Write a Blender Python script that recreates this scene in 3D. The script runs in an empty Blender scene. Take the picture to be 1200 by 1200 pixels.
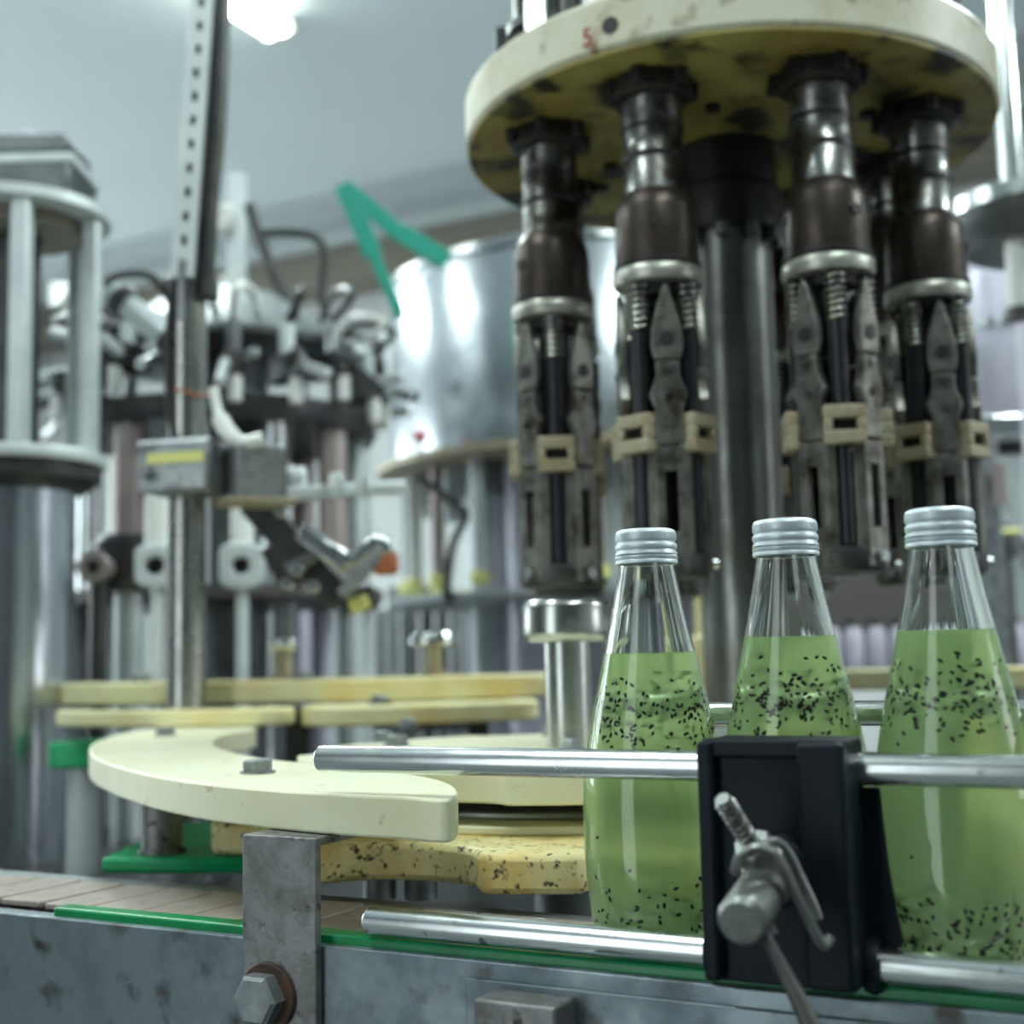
import bpy, bmesh, math, random
from mathutils import Vector, Matrix
random.seed(7)
scene = bpy.context.scene
COL = scene.collection

# ------------------------------------------------------------------ camera
FPX = 1550.0
PITCH = math.atan(172.0 / FPX)
ROLL = math.radians(1.3)
EYE = Vector((0, 0, 1.14))
_U = Vector((0, -math.sin(PITCH), math.cos(PITCH)))
_F = Vector((0, math.cos(PITCH), math.sin(PITCH)))
_X = Vector((1, 0, 0))
CR = _X * math.cos(ROLL) - _U * math.sin(ROLL)
CU = _X * math.sin(ROLL) + _U * math.cos(ROLL)
cam_data = bpy.data.cameras.new('camera')
cam = bpy.data.objects.new('camera', cam_data)
COL.objects.link(cam)
m = Matrix((CR, CU, -_F)).transposed().to_4x4()
m.translation = EYE
cam.matrix_world = m
cam_data.sensor_width = 36
cam_data.lens = 36 * FPX / 1200
cam_data.clip_start = 0.02
cam_data.clip_end = 60
cam_data.dof.use_dof = True
cam_data.dof.focus_distance = 0.69
cam_data.dof.aperture_fstop = 5.8
scene.camera = cam

# ------------------------------------------------------------------ world, light, exposure
scene.view_settings.view_transform = 'Standard'
scene.view_settings.look = 'None'
scene.view_settings.gamma = 1
scene.view_settings.use_curve_mapping = False
scene.view_settings.exposure = -0.08
scene.cycles.use_denoising = True
scene.cycles.max_bounces = 10
scene.cycles.transparent_max_bounces = 12
scene.cycles.transmission_bounces = 10
scene.cycles.sample_clamp_indirect = 6
world = bpy.data.worlds.new('world')
scene.world = world
world.use_nodes = True
wb = world.node_tree.nodes['Background']
wb.inputs['Color'].default_value = (0.62, 0.80, 0.84, 1)
wb.inputs['Strength'].default_value = 0.22

TH = math.radians(-28.3)                       # direction of the conveyor
CX = Vector((math.cos(TH), math.sin(TH), 0))   # along the belt, to the right
CN = Vector((-math.sin(TH), math.cos(TH), 0))  # across the belt, away from the camera
ORG = Vector((0.067, 0.664, 1.0))              # belt point under the first bottle


def ray(px, py):
    return CR * ((px - 600) / FPX) + CU * ((600 - py) / FPX) + _F


def at(px, py, d):
    v = ray(px, py)
    return EYE + v * (d / v.y)


def onz(px, py, z):
    v = ray(px, py)
    return EYE + v * ((z - EYE.z) / v.z)


def belt(s, n, z=0.0):
    return ORG + CX * s + CN * n + Vector((0, 0, z))


CEIL = 3.25


def area_light(name, loc, sx, sy, power, rotz=0.0, tint=(0.86, 1.0, 0.98)):
    l = bpy.data.lights.new(name, 'AREA')
    l.shape = 'RECTANGLE'
    l.size = sx
    l.size_y = sy
    l.energy = power
    l.color = tint
    o = bpy.data.objects.new(name, l)
    COL.objects.link(o)
    o.location = loc
    o.rotation_euler = (0, 0, rotz)
    return o


LAMPS = []                                     # ceiling battens: belt coordinates of the far end, length
for s_, n_ in ((-2.34, 2.68), (0.4, 2.68), (-4.6, 2.68), (2.9, 2.68), (-3.4, 0.4), (-0.9, 0.15), (0.9, 0.15)):  # last two are unseen battens added to brighten the guide and bottles
    LAMPS.append((s_, n_))
for s_, n_ in LAMPS:
    area_light('batten_light', belt(s_, n_ - 0.65, CEIL - 1.0 - 0.10), 0.16, 1.3, 62 if n_ > 2 else 18, TH)


# ------------------------------------------------------------------ materials
MATS = {}


def nodes_of(name):
    mt = bpy.data.materials.new(name)
    mt.use_nodes = True
    nt = mt.node_tree
    b = nt.nodes['Principled BSDF']
    return mt, nt, b


def mat(name, col, rough=0.5, metal=0.0, col2=None, scale=20.0, lo=0.4, hi=0.65, bump=0.0, bscale=None,
        rough2=None, stretch=None, detail=6.0, coat=0.0, spec=0.5, col3=None, scale3=60.0, lo3=0.58, hi3=0.66, trans=0.0, sss=0.0):
    mt, nt, b = nodes_of(name)
    N, L = nt.nodes, nt.links
    b.inputs['Base Color'].default_value = (*col, 1)
    b.inputs['Roughness'].default_value = rough
    b.inputs['Metallic'].default_value = metal
    b.inputs['Specular IOR Level'].default_value = spec
    if coat:
        b.inputs['Coat Weight'].default_value = coat
        b.inputs['Coat Roughness'].default_value = 0.15
    if sss:
        b.inputs['Subsurface Weight'].default_value = sss
        b.inputs['Subsurface Radius'].default_value = (0.02, 0.018, 0.008)
        b.inputs['Subsurface Scale'].default_value = 0.4
    tc = N.new('ShaderNodeTexCoord')
    mp = N.new('ShaderNodeMapping')
    if stretch:
        mp.inputs['Scale'].default_value = stretch
    L.new(tc.outputs['Object'], mp.inputs['Vector'])
    cur = None
    if col2 is not None:
        nz = N.new('ShaderNodeTexNoise')
        nz.inputs['Scale'].default_value = scale
        nz.inputs['Detail'].default_value = detail
        nz.inputs['Roughness'].default_value = 0.62
        L.new(mp.outputs['Vector'], nz.inputs['Vector'])
        rp = N.new('ShaderNodeValToRGB')
        rp.color_ramp.elements[0].position = lo
        rp.color_ramp.elements[0].color = (*col, 1)
        rp.color_ramp.elements[1].position = hi
        rp.color_ramp.elements[1].color = (*col2, 1)
        L.new(nz.outputs['Fac'], rp.inputs['Fac'])
        cur = rp.outputs['Color']
        if rough2 is not None:
            mr = N.new('ShaderNodeMapRange')
            mr.inputs['From Min'].default_value = lo
            mr.inputs['From Max'].default_value = hi
            mr.inputs['To Min'].default_value = rough
            mr.inputs['To Max'].default_value = rough2
            L.new(nz.outputs['Fac'], mr.inputs['Value'])
            L.new(mr.outputs['Result'], b.inputs['Roughness'])
    if col3 is not None:
        n3 = N.new('ShaderNodeTexNoise')
        n3.inputs['Scale'].default_value = scale3
        n3.inputs['Detail'].default_value = 5
        L.new(tc.outputs['Object'], n3.inputs['Vector'])
        m3 = N.new('ShaderNodeMapRange')
        m3.inputs['From Min'].default_value = lo3
        m3.inputs['From Max'].default_value = hi3
        L.new(n3.outputs['Fac'], m3.inputs['Value'])
        mx = N.new('ShaderNodeMix')
        mx.data_type = 'RGBA'
        L.new(m3.outputs['Result'], mx.inputs['Factor'])
        if cur is not None:
            L.new(cur, mx.inputs[6])
        else:
            mx.inputs[6].default_value = (*col, 1)
        mx.inputs[7].default_value = (*col3, 1)
        cur = mx.outputs[2]
    if cur is not None:
        L.new(cur, b.inputs['Base Color'])
    if bump:
        nb = N.new('ShaderNodeTexNoise')
        nb.inputs['Scale'].default_value = bscale or scale * 3
        nb.inputs['Detail'].default_value = 4
        L.new(mp.outputs['Vector'], nb.inputs['Vector'])
        bp = N.new('ShaderNodeBump')
        bp.inputs['Strength'].default_value = bump
        bp.inputs['Distance'].default_value = 0.002
        L.new(nb.outputs['Fac'], bp.inputs['Height'])
        L.new(bp.outputs['Normal'], b.inputs['Normal'])
    MATS[name] = mt
    return mt


mat('steel_bright', (0.66, 0.70, 0.71), 0.17, 1.0, (0.58, 0.62, 0.63), 9, rough2=0.24)
mat('steel_rail', (0.74, 0.78, 0.79), 0.19, 1.0, (0.62, 0.65, 0.65), 22, rough2=0.28, col3=(0.25, 0.25, 0.23), scale3=120, lo3=0.66, hi3=0.74, bump=0.03)
mat('steel_brushed', (0.50, 0.54, 0.55), 0.34, 1.0, (0.34, 0.37, 0.38), 14, rough2=0.5, stretch=(1, 1, 6), bump=0.03)
mat('steel_dull', (0.36, 0.39, 0.40), 0.45, 0.9, (0.20, 0.22, 0.23), 40, rough2=0.6, bump=0.08, bscale=200)
mat('steel_panel', (0.25, 0.30, 0.325), 0.38, 0.8, (0.15, 0.19, 0.215), 26, rough2=0.55, col3=(0.08, 0.08, 0.075), scale3=38, lo3=0.57, hi3=0.70, bump=0.06, bscale=240)
mat('steel_bar', (0.27, 0.28, 0.28), 0.5, 0.8, (0.17, 0.175, 0.17), 60, rough2=0.62, col3=(0.07, 0.065, 0.06), scale3=90, lo3=0.60, hi3=0.7, bump=0.12, bscale=350)
mat('rust_edge', (0.10, 0.05, 0.03), 0.8, 0.2, (0.04, 0.03, 0.025), 90, bump=0.2)
mat('tank_steel', (0.58, 0.63, 0.67), 0.20, 1.0, (0.46, 0.51, 0.56), 6, rough2=0.28)
mat('white_steel', (0.62, 0.67, 0.68), 0.45, 0.35, (0.48, 0.53, 0.55), 9)
mat('white_plastic', (0.74, 0.76, 0.74), 0.4, 0.0, (0.62, 0.64, 0.62), 12)
mat('poly', (0.82, 0.82, 0.60), 0.38, 0.0, (0.76, 0.75, 0.48), 16, lo=0.42, hi=0.7, col3=(0.34, 0.24, 0.09), scale3=70, lo3=0.63, hi3=0.78, bump=0.05, bscale=160, sss=0.15)
mat('poly_dirty', (0.78, 0.70, 0.36), 0.45, 0.0, (0.66, 0.46, 0.13), 22, lo=0.42, hi=0.66, col3=(0.07, 0.05, 0.03), scale3=190, lo3=0.57, hi3=0.66, bump=0.15, bscale=150, sss=0.1)
mat('poly_far', (0.76, 0.73, 0.42), 0.45, 0.0, (0.66, 0.52, 0.20), 12, lo=0.45, hi=0.72, sss=0.1)
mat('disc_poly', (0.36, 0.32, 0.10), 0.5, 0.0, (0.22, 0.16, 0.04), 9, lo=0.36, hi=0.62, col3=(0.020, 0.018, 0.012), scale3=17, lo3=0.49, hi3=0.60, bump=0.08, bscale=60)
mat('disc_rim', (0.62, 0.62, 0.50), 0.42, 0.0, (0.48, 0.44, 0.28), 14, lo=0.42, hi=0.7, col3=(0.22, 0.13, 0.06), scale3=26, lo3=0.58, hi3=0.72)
mat('green_plastic', (0.0, 0.40, 0.15), 0.35, 0.0, (0.0, 0.32, 0.11), 30, bump=0.03, col3=(0.10, 0.13, 0.06), scale3=50, lo3=0.64, hi3=0.75)
mat('green_strip', (0.0, 0.27, 0.085), 0.3, 0.0, (0.0, 0.19, 0.06), 40, lo=0.45, hi=0.7)
mat('green_strap', (0.0, 0.30, 0.22), 0.45, 0.0, (0.0, 0.28, 0.20), 12)
mat('chain_plate', (0.42, 0.36, 0.32), 0.36, 0.15, (0.34, 0.28, 0.25), 26, rough2=0.5, col3=(0.14, 0.10, 0.08), scale3=60, lo3=0.62, hi3=0.75)
mat('black_plastic', (0.005, 0.010, 0.015), 0.40, 0.0, (0.008, 0.014, 0.021), 30, rough2=0.5, bump=0.05, bscale=220, spec=0.14)
mat('black_rubber', (0.012, 0.013, 0.014), 0.55)
mat('grease_black', (0.010, 0.010, 0.011), 0.38, 0.2, (0.022, 0.02, 0.018), 40, rough2=0.6)
mat('head_steel', (0.30, 0.31, 0.30), 0.26, 1.0, (0.045, 0.04, 0.035), 24, lo=0.42, hi=0.62, rough2=0.45, bump=0.04)
mat('head_bronze', (0.070, 0.056, 0.048), 0.34, 0.75, (0.032, 0.023, 0.019), 26, rough2=0.5, bump=0.05)
mat('collar', (0.46, 0.47, 0.42), 0.35, 0.6, (0.20, 0.19, 0.15), 40, lo=0.5, hi=0.7)
mat('spring_steel', (0.40, 0.41, 0.38), 0.32, 1.0)
mat('rod_blue', (0.018, 0.022, 0.030), 0.32, 0.5, (0.03, 0.03, 0.032), 40)
mat('jaw_steel', (0.25, 0.255, 0.23), 0.40, 0.85, (0.065, 0.055, 0.045), 50, lo=0.42, hi=0.68, bump=0.06)
mat('block_brass', (0.38, 0.345, 0.25), 0.45, 0.35, (0.30, 0.22, 0.12), 50, lo=0.45, hi=0.7)
mat('column_steel', (0.26, 0.28, 0.27), 0.28, 1.0, (0.13, 0.12, 0.10), 10, lo=0.42, hi=0.72, rough2=0.42)
mat('shaft_steel', (0.44, 0.46, 0.44), 0.22, 1.0, (0.30, 0.31, 0.285), 14, lo=0.4, hi=0.7, rough2=0.34)
mat('dark_metal', (0.05, 0.055, 0.06), 0.42, 0.7, (0.09, 0.09, 0.085), 20)
mat('grey_metal', (0.20, 0.215, 0.22), 0.42, 0.85, (0.12, 0.13, 0.135), 14)
mat('bed_steel', (0.10, 0.11, 0.115), 0.36, 0.85, (0.05, 0.055, 0.06), 8)
mat('clamp_steel', (0.27, 0.285, 0.28), 0.38, 0.95, (0.16, 0.165, 0.16), 60, rough2=0.5, bump=0.05)
mat('brown_block', (0.085, 0.075, 0.075), 0.5, 0.3)
mat('orange_rust', (0.36, 0.10, 0.03), 0.6)
mat('pink_copper', (0.36, 0.31, 0.30), 0.4, 0.5)
mat('blue_plastic', (0.10, 0.20, 0.55), 0.4)
mat('red_plastic', (0.55, 0.06, 0.12), 0.4)
mat('yellow_nozzle', (0.66, 0.66, 0.22), 0.45)
mat('lavender_panel', (0.62, 0.60, 0.70), 0.35, 0.1, (0.50, 0.49, 0.60), 4)
mat('cap_metal', (0.66, 0.73, 0.77), 0.40, 0.55, (0.58, 0.65, 0.69), 60, rough2=0.5)
mat('seed', (0.008, 0.010, 0.014), 0.45)
mat('red_ink', (0.35, 0.03, 0.03), 0.6)
mat('ceiling_paint', (0.64, 0.71, 0.725), 0.7, 0.0, (0.60, 0.67, 0.685), 1.2)
mat('wall_paint', (0.58, 0.60, 0.60), 0.75, 0.0, (0.52, 0.54, 0.54), 1.5)
mat('dark_wall', (0.10, 0.11, 0.12), 0.7, 0.0, (0.08, 0.085, 0.09), 1.5)
mat('floor_paint', (0.20, 0.21, 0.215), 0.4, 0.0, (0.14, 0.15, 0.155), 3)
mat('trunk_paint', (0.42, 0.47, 0.48), 0.5, 0.0, (0.38, 0.42, 0.43), 4)
mat('beam_brown', (0.22, 0.20, 0.16), 0.6)


def emit_mat(name, col, strength):
    mt, nt, b = nodes_of(name)
    b.inputs['Base Color'].default_value = (0.8, 0.8, 0.8, 1)
    b.inputs['Emission Color'].default_value = (*col, 1)
    b.inputs['Emission Strength'].default_value = strength
    MATS[name] = mt


emit_mat('tube_glow', (0.93, 1.0, 0.93), 22.0)
emit_mat('day_left', (0.86, 0.97, 1.0), 7.0)
emit_mat('day_front', (0.90, 0.98, 1.0), 2.0)
emit_mat('day_right', (1.0, 0.93, 1.0), 3.0)


def glass_mat():
    mt, nt, b = nodes_of('bottle_glass')
    b.inputs['Base Color'].default_value = (0.97, 1.0, 0.985, 1)
    b.inputs['Roughness'].default_value = 0.0
    b.inputs['IOR'].default_value = 1.5
    b.inputs['Transmission Weight'].default_value = 1.0
    MATS['bottle_glass'] = mt


glass_mat()


def liquid_mat(name, clear, body):
    mt, nt, b = nodes_of(name)
    N, L = nt.nodes, nt.links
    b.inputs['Base Color'].default_value = (*clear, 1)
    b.inputs['Roughness'].default_value = 0.14
    b.inputs['IOR'].default_value = 1.33
    b.inputs['Transmission Weight'].default_value = 1.0
    tr = N.new('ShaderNodeBsdfTranslucent')
    tr.inputs['Color'].default_value = (*body, 1)
    df = N.new('ShaderNodeBsdfDiffuse')
    df.inputs['Color'].default_value = (*body, 1)
    a = N.new('ShaderNodeMixShader')
    a.inputs[0].default_value = 0.5
    L.new(tr.outputs[0], a.inputs[1])
    L.new(df.outputs[0], a.inputs[2])
    c = N.new('ShaderNodeMixShader')
    c.inputs[0].default_value = 0.55
    L.new(b.outputs[0], c.inputs[1])
    L.new(a.outputs[0], c.inputs[2])
    L.new(c.outputs[0], N['Material Output'].inputs['Surface'])
    MATS[name] = mt


liquid_mat('liquid_green', (0.86, 0.99, 0.64), (0.70, 0.97, 0.47))


# ------------------------------------------------------------------ mesh helpers
def frame_of(d):
    d = Vector(d).normalized()
    a = Vector((0, 0, 1)) if abs(d.z) < 0.9 else Vector((1, 0, 0))
    u = d.cross(a).normalized()
    return u, d.cross(u).normalized(), d


class MB:
    def __init__(self):
        self.v = []
        self.f = []

    def add(self, vs, fs):
        k = len(self.v)
        self.v += [tuple(p) for p in vs]
        self.f += [tuple(i + k for i in q) for q in fs]
        return self

    def box(self, c, s, rz=0.0, rot=None):
        c = Vector(c)
        R = rot if rot is not None else Matrix.Rotation(rz, 3, 'Z')
        vs = []
        for z in (-.5, .5):
            for x, y in ((-.5, -.5), (.5, -.5), (.5, .5), (-.5, .5)):
                vs.append(c + R @ Vector((x * s[0], y * s[1], z * s[2])))
        return self.add(vs, [(3, 2, 1, 0), (4, 5, 6, 7), (0, 1, 5, 4), (1, 2, 6, 5), (2, 3, 7, 6), (3, 0, 4, 7)])

    def bar(self, p0, p1, w, h):
        """flat bar between two points, w across, h thick"""
        p0, p1 = Vector(p0), Vector(p1)
        u, v, d = frame_of(p1 - p0)
        vs = []
        for p in (p0, p1):
            for a, b in ((-1, -1), (1, -1), (1, 1), (-1, 1)):
                vs.append(p + u * a * w / 2 + v * b * h / 2)
        return self.add(vs, [(3, 2, 1, 0), (4, 5, 6, 7), (0, 1, 5, 4), (1, 2, 6, 5), (2, 3, 7, 6), (3, 0, 4, 7)])

    def cyl(self, p0, p1, r0, r1=None, seg=24, twist=0.0):
        p0, p1 = Vector(p0), Vector(p1)
        r1 = r0 if r1 is None else r1
        u, v, d = frame_of(p1 - p0)
        vs, fs = [], []
        for p, r in ((p0, r0), (p1, r1)):
            for i in range(seg):
                a = 2 * math.pi * i / seg + twist
                vs.append(p + u * math.cos(a) * r + v * math.sin(a) * r)
        for i in range(seg):
            j = (i + 1) % seg
            fs.append((i, j, seg + j, seg + i))
        fs.append(tuple(reversed(range(seg))))
        fs.append(tuple(range(seg, 2 * seg)))
        return self.add(vs, fs)

    def lathe(self, prof, c=(0, 0, 0), seg=48, closed=False, flip=False):
        """prof: list of (r, z), spun round the z axis through c"""
        c = Vector(c)
        vs, fs = [], []
        n = len(prof)
        for r, z in prof:
            for i in range(seg):
                a = 2 * math.pi * i / seg
                vs.append(c + Vector((max(r, 1e-5) * math.cos(a), max(r, 1e-5) * math.sin(a), z)))
        rng = range(n if closed else n - 1)
        for k in rng:
            k2 = (k + 1) % n
            for i in range(seg):
                j = (i + 1) % seg
                q = (k * seg + i, k * seg + j, k2 * seg + j, k2 * seg + i)
                fs.append(tuple(reversed(q)) if flip else q)
        return self.add(vs, fs)

    def prism(self, poly, z0, z1):
        n = len(poly)
        vs = [(p[0], p[1], z0) for p in poly] + [(p[0], p[1], z1) for p in poly]
        fs = [tuple(reversed(range(n))), tuple(range(n, 2 * n))]
        fs += [(i, (i + 1) % n, n + (i + 1) % n, n + i) for i in range(n)]
        return self.add(vs, fs)

    def plate(self, poly, o, ux, uy, t):
        """extruded outline in the plane o + ux*x + uy*y, thickness t along the normal"""
        o, ux, uy = Vector(o), Vector(ux), Vector(uy)
        nn = ux.cross(uy).normalized()
        n = len(poly)
        vs = [o + ux * p[0] + uy * p[1] for p in poly] + [o + ux * p[0] + uy * p[1] + nn * t for p in poly]
        fs = [tuple(reversed(range(n))), tuple(range(n, 2 * n))]
        fs += [(i, (i + 1) % n, n + (i + 1) % n, n + i) for i in range(n)]
        return self.add(vs, fs)

    def tube(self, pts, r, seg=10, closed=False):
        pts = [Vector(p) for p in pts]
        vs, fs = [], []
        n = len(pts)
        up = None
        for i, p in enumerate(pts):
            if closed:
                t = (pts[(i + 1) % n] - pts[i - 1])
            else:
                t = pts[min(i + 1, n - 1)] - pts[max(i - 1, 0)]
            t.normalize()
            if up is None:
                up = frame_of(t)[0]
            up = (up - t * up.dot(t)).normalized()
            w = t.cross(up)
            rr = r[i] if isinstance(r, (list, tuple)) else r
            for k in range(seg):
                a = 2 * math.pi * k / seg
                vs.append(p + up * math.cos(a) * rr + w * math.sin(a) * rr)
        for i in range(n if closed else n - 1):
            i2 = (i + 1) % n
            for k in range(seg):
                k2 = (k + 1) % seg
                fs.append((i * seg + k, i * seg + k2, i2 * seg + k2, i2 * seg + k))
        if not closed:
            fs.append(tuple(reversed(range(seg))))
            fs.append(tuple(range((n - 1) * seg, n * seg)))
        return self.add(vs, fs)

    def spring(self, p0, p1, r, wire, turns, seg=6, per=14):
        p0, p1 = Vector(p0), Vector(p1)
        u, v, d = frame_of(p1 - p0)
        n = int(turns * per)
        pts = []
        for i in range(n + 1):
            a = 2 * math.pi * turns * i / n
            pts.append(p0.lerp(p1, i / n) + u * math.cos(a) * r + v * math.sin(a) * r)
        return self.tube(pts, wire, seg)

    def ell(self, c, rx, ry, rz, R=None, u=8, w=5):
        c = Vector(c)
        R = R or Matrix.Identity(3)
        vs, fs = [], []
        for j in range(w + 1):
            t = math.pi * j / w
            for i in range(u):
                a = 2 * math.pi * i / u
                vs.append(c + R @ Vector((rx * math.sin(t) * math.cos(a), ry * math.sin(t) * math.sin(a), rz * math.cos(t))))
        for j in range(w):
            for i in range(u):
                i2 = (i + 1) % u
                fs.append((j * u + i, (j + 1) * u + i, (j + 1) * u + i2, j * u + i2))
        return self.add(vs, fs)

    def hexbolt(self, c, d, across, h, washer=0.0, wt=0.0015):
        c, d = Vector(c), Vector(d).normalized()
        if washer:
            self.cyl(c, c + d * wt, washer, seg=24)
            c = c + d * wt
        r = across / math.sqrt(3)
        self.cyl(c, c + d * h * 0.85, r, seg=6)
        self.cyl(c + d * h * 0.85, c + d * h, r * 0.98, r * 0.84, seg=6)
        return self

    def mesh(self, name, material, sharp=35):
        me = bpy.data.meshes.new(name)
        me.from_pydata(self.v, [], self.f)
        bm = bmesh.new()
        bm.from_mesh(me)
        bmesh.ops.recalc_face_normals(bm, faces=bm.faces)
        bm.to_mesh(me)
        bm.free()
        me.materials.append(MATS[material])
        me.shade_smooth()
        me.set_sharp_from_angle(angle=math.radians(sharp))
        return me

    def build(self, name, material, parent=None, bevel=0.0, sharp=35, label=None, segs=2):
        o = bpy.data.objects.new(name, self.mesh(name, material, sharp))
        COL.objects.link(o)
        if parent is not None:
            o.parent = parent
        if bevel:
            b = o.modifiers.new('bevel', 'BEVEL')
            b.width = bevel
            b.segments = segs
            b.limit_method = 'ANGLE'
            b.angle_limit = math.radians(40)
        if label:
            o['label'] = label
        return o


def thing(name, label, cat, loc=(0, 0, 0), rz=0.0, group=None):
    o = bpy.data.objects.new(name, None)
    COL.objects.link(o)
    o.location = loc
    o.rotation_euler = (0, 0, rz)
    o.empty_display_size = 0.02
    o['label'] = label
    o['category'] = cat
    if group:
        o['group'] = group
    return o


def tag(o, label, cat, group=None, kind=None):
    o['label'] = label
    o['category'] = cat
    if group:
        o['group'] = group
    if kind:
        o['kind'] = kind
    return o


def struct(o, label=None):
    o['kind'] = 'structure'
    if label:
        o['label'] = label
    return o


def copy_tree(root, parent=None):
    c = root.copy()
    COL.objects.link(c)
    c.parent = parent
    for ch in list(root.children):
        copy_tree(ch, c)
    return c


def smooth_loop(pts, n=6, closed=True):
    """Catmull-Rom through 2-D points"""
    out = []
    m_ = len(pts)
    for i in range(m_ if closed else m_ - 1):
        if closed:
            p0, p1, p2, p3 = pts[i - 1], pts[i], pts[(i + 1) % m_], pts[(i + 2) % m_]
        else:
            p0, p1, p2, p3 = pts[max(i - 1, 0)], pts[i], pts[i + 1], pts[min(i + 2, m_ - 1)]
        for k in range(n):
            t = k / n
            q = []
            for a in range(len(p1)):
                q.append(0.5 * (2 * p1[a] + (p2[a] - p0[a]) * t + (2 * p0[a] - 5 * p1[a] + 4 * p2[a] - p3[a]) * t * t
                                + (3 * p1[a] - p0[a] - 3 * p2[a] + p3[a]) * t ** 3))
            out.append(tuple(q))
    if not closed:
        out.append(tuple(pts[-1]))
    return out


def curve3(pts, n=6):
    return smooth_loop([tuple(p) for p in pts], n, closed=False)


def rect_round(w, h, r, n=4):
    out = []
    for cx_, cy_, a0 in ((w / 2 - r, h / 2 - r, 0), (-w / 2 + r, h / 2 - r, 90), (-w / 2 + r, -h / 2 + r, 180), (w / 2 - r, -h / 2 + r, 270)):
        for k in range(n + 1):
            a = math.radians(a0 + 90 * k / n)
            out.append((cx_ + r * math.cos(a), cy_ + r * math.sin(a)))
    return out


# ================================================================== the room
def room():
    def slab(name, s0, s1, n0, n1, z0, z1, mt, label):
        mb = MB().box(((s0 + s1) / 2, (n0 + n1) / 2, (z0 + z1) / 2), (s1 - s0, n1 - n0, z1 - z0))
        o = mb.build(name, mt)
        o.location = (ORG.x, ORG.y, 0)
        o.rotation_euler = (0, 0, TH)
        return struct(o, label)
    S0, S1, N0, N1 = -6.0, 4.6, -3.0, 5.0
    slab('floor', S0, S1, N0, N1, -0.1, 0.0, 'floor_paint', 'grey painted concrete factory floor')
    slab('ceiling', S0, S1, N0, N1, CEIL, CEIL + 0.1, 'ceiling_paint', 'pale grey factory ceiling')
    slab('wall_back', S0, S1, N1, N1 + 0.1, 0.0, CEIL, 'wall_paint', 'pale grey back wall of the factory hall')
    slab('wall_front', S0, S1, N0 - 0.1, N0, 0.0, CEIL, 'dark_wall', 'dark grey wall behind the camera')
    slab('wall_left', S0 - 0.1, S0, N0, N1, 0.0, CEIL, 'wall_paint', 'pale grey side wall on the left')
    slab('wall_right', S1, S1 + 0.1, N0, N1, 0.0, CEIL, 'wall_paint', 'pale grey side wall on the right')
    # daylit windows in the side walls: bright pane, frame and mullions
    k = 0
    for s_, sg, n_, w, mt in ((S0, 1, 1.0, 1.6, 'day_left'), (S0, 1, 3.2, 1.6, 'day_left'), (S1, -1, 2.0, 1.5, 'day_right')):
        k += 1
        t = bpy.data.objects.new('window_%d' % k, None)
        COL.objects.link(t)
        p = belt(s_, n_)
        t.location = (p.x, p.y, 1.0)
        t.rotation_euler = (0, 0, TH)
        struct(t, 'daylit factory window in the side wall')
        MB().box((sg * 0.012, 0, 0.75), (0.02, w, 1.5)).build('pane', mt, t)
        for y in (-w / 2, -w / 6, w / 6, w / 2):
            MB().box((sg * 0.03, y, 0.75), (0.05, 0.05, 1.55)).build('mullion', 'white_plastic', t, 0.004)
        for z in (0, 0.75, 1.5):
            MB().box((sg * 0.03, 0, z), (0.046, w, 0.05)).build('transom', 'white_plastic', t, 0.004)
    t = bpy.data.objects.new('door_1', None)
    COL.objects.link(t)
    p = belt(-1.15, N0)
    t.location = (p.x, p.y, 0.0)
    t.rotation_euler = (0, 0, TH)
    struct(t, 'tall glazed door in the wall behind the camera')
    MB().box((0, 0.012, 1.5), (1.25, 0.02, 2.8)).build('pane', 'day_front', t)
    for x in (-0.63, 0.63):
        MB().box((x, 0.03, 1.5), (0.06, 0.05, 2.95)).build('mullion', 'white_plastic', t, 0.004)
    for z in (0.06, 2.94):
        MB().box((0, 0.03, z), (1.3, 0.046, 0.10)).build('transom', 'white_plastic', t, 0.004)
    # trunking and beams under the ceiling along the back wall
    for k, (n, z, h, d) in enumerate(((4.19, CEIL - 0.035, 0.07, 0.16), (4.42, CEIL - 0.02, 0.04, 0.10), (4.86, CEIL - 0.10, 0.18, 0.26))):
        mb = MB().box((-0.7, n, z), (10.58, d, h))
        o = mb.build('trim_%d' % (k + 1), 'trunk_paint' if k < 2 else 'beam_brown')
        o.location = (ORG.x, ORG.y, 0)
        o.rotation_euler = (0, 0, TH)
        struct(o, ('wide grey cable trunking along the ceiling edge', 'narrow grey cable trunking on the ceiling', 'brown beam under the ceiling along the back wall')[k])


room()


def battens():
    names = ['fluorescent batten glowing on the ceiling beside the perforated strip', 'fluorescent ceiling batten behind and above the capping turret',
             'fluorescent ceiling batten farthest to the left of the hall', 'fluorescent ceiling batten farthest to the right of the hall',
             'fluorescent ceiling batten over the aisle left of the pale column', 'added unseen batten overhead to brighten the curved guide',
             'added unseen batten overhead to brighten the bottles']
    for i, (s, n) in enumerate(LAMPS):
        p = belt(s, n, CEIL - 1.0)
        lab = names[i]
        t = thing('ceiling_light', lab, 'ceiling light', (p.x, p.y, CEIL), TH, 'fluorescent battens on the ceiling')
        MB().box((0, -0.65, -0.02), (0.06, 1.36, 0.04)).build('housing', 'white_plastic', t, 0.006)
        for sx in (-0.03, 0.03):
            MB().cyl((sx, -0.02, -0.06), (sx, -1.28, -0.06), 0.017, seg=16).build('tube', 'tube_glow', t)
        for sy in (0.0, -1.3):
            MB().box((0, sy, -0.05), (0.12, 0.03, 0.05)).build('end_cap', 'white_plastic', t, 0.004)


battens()


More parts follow.
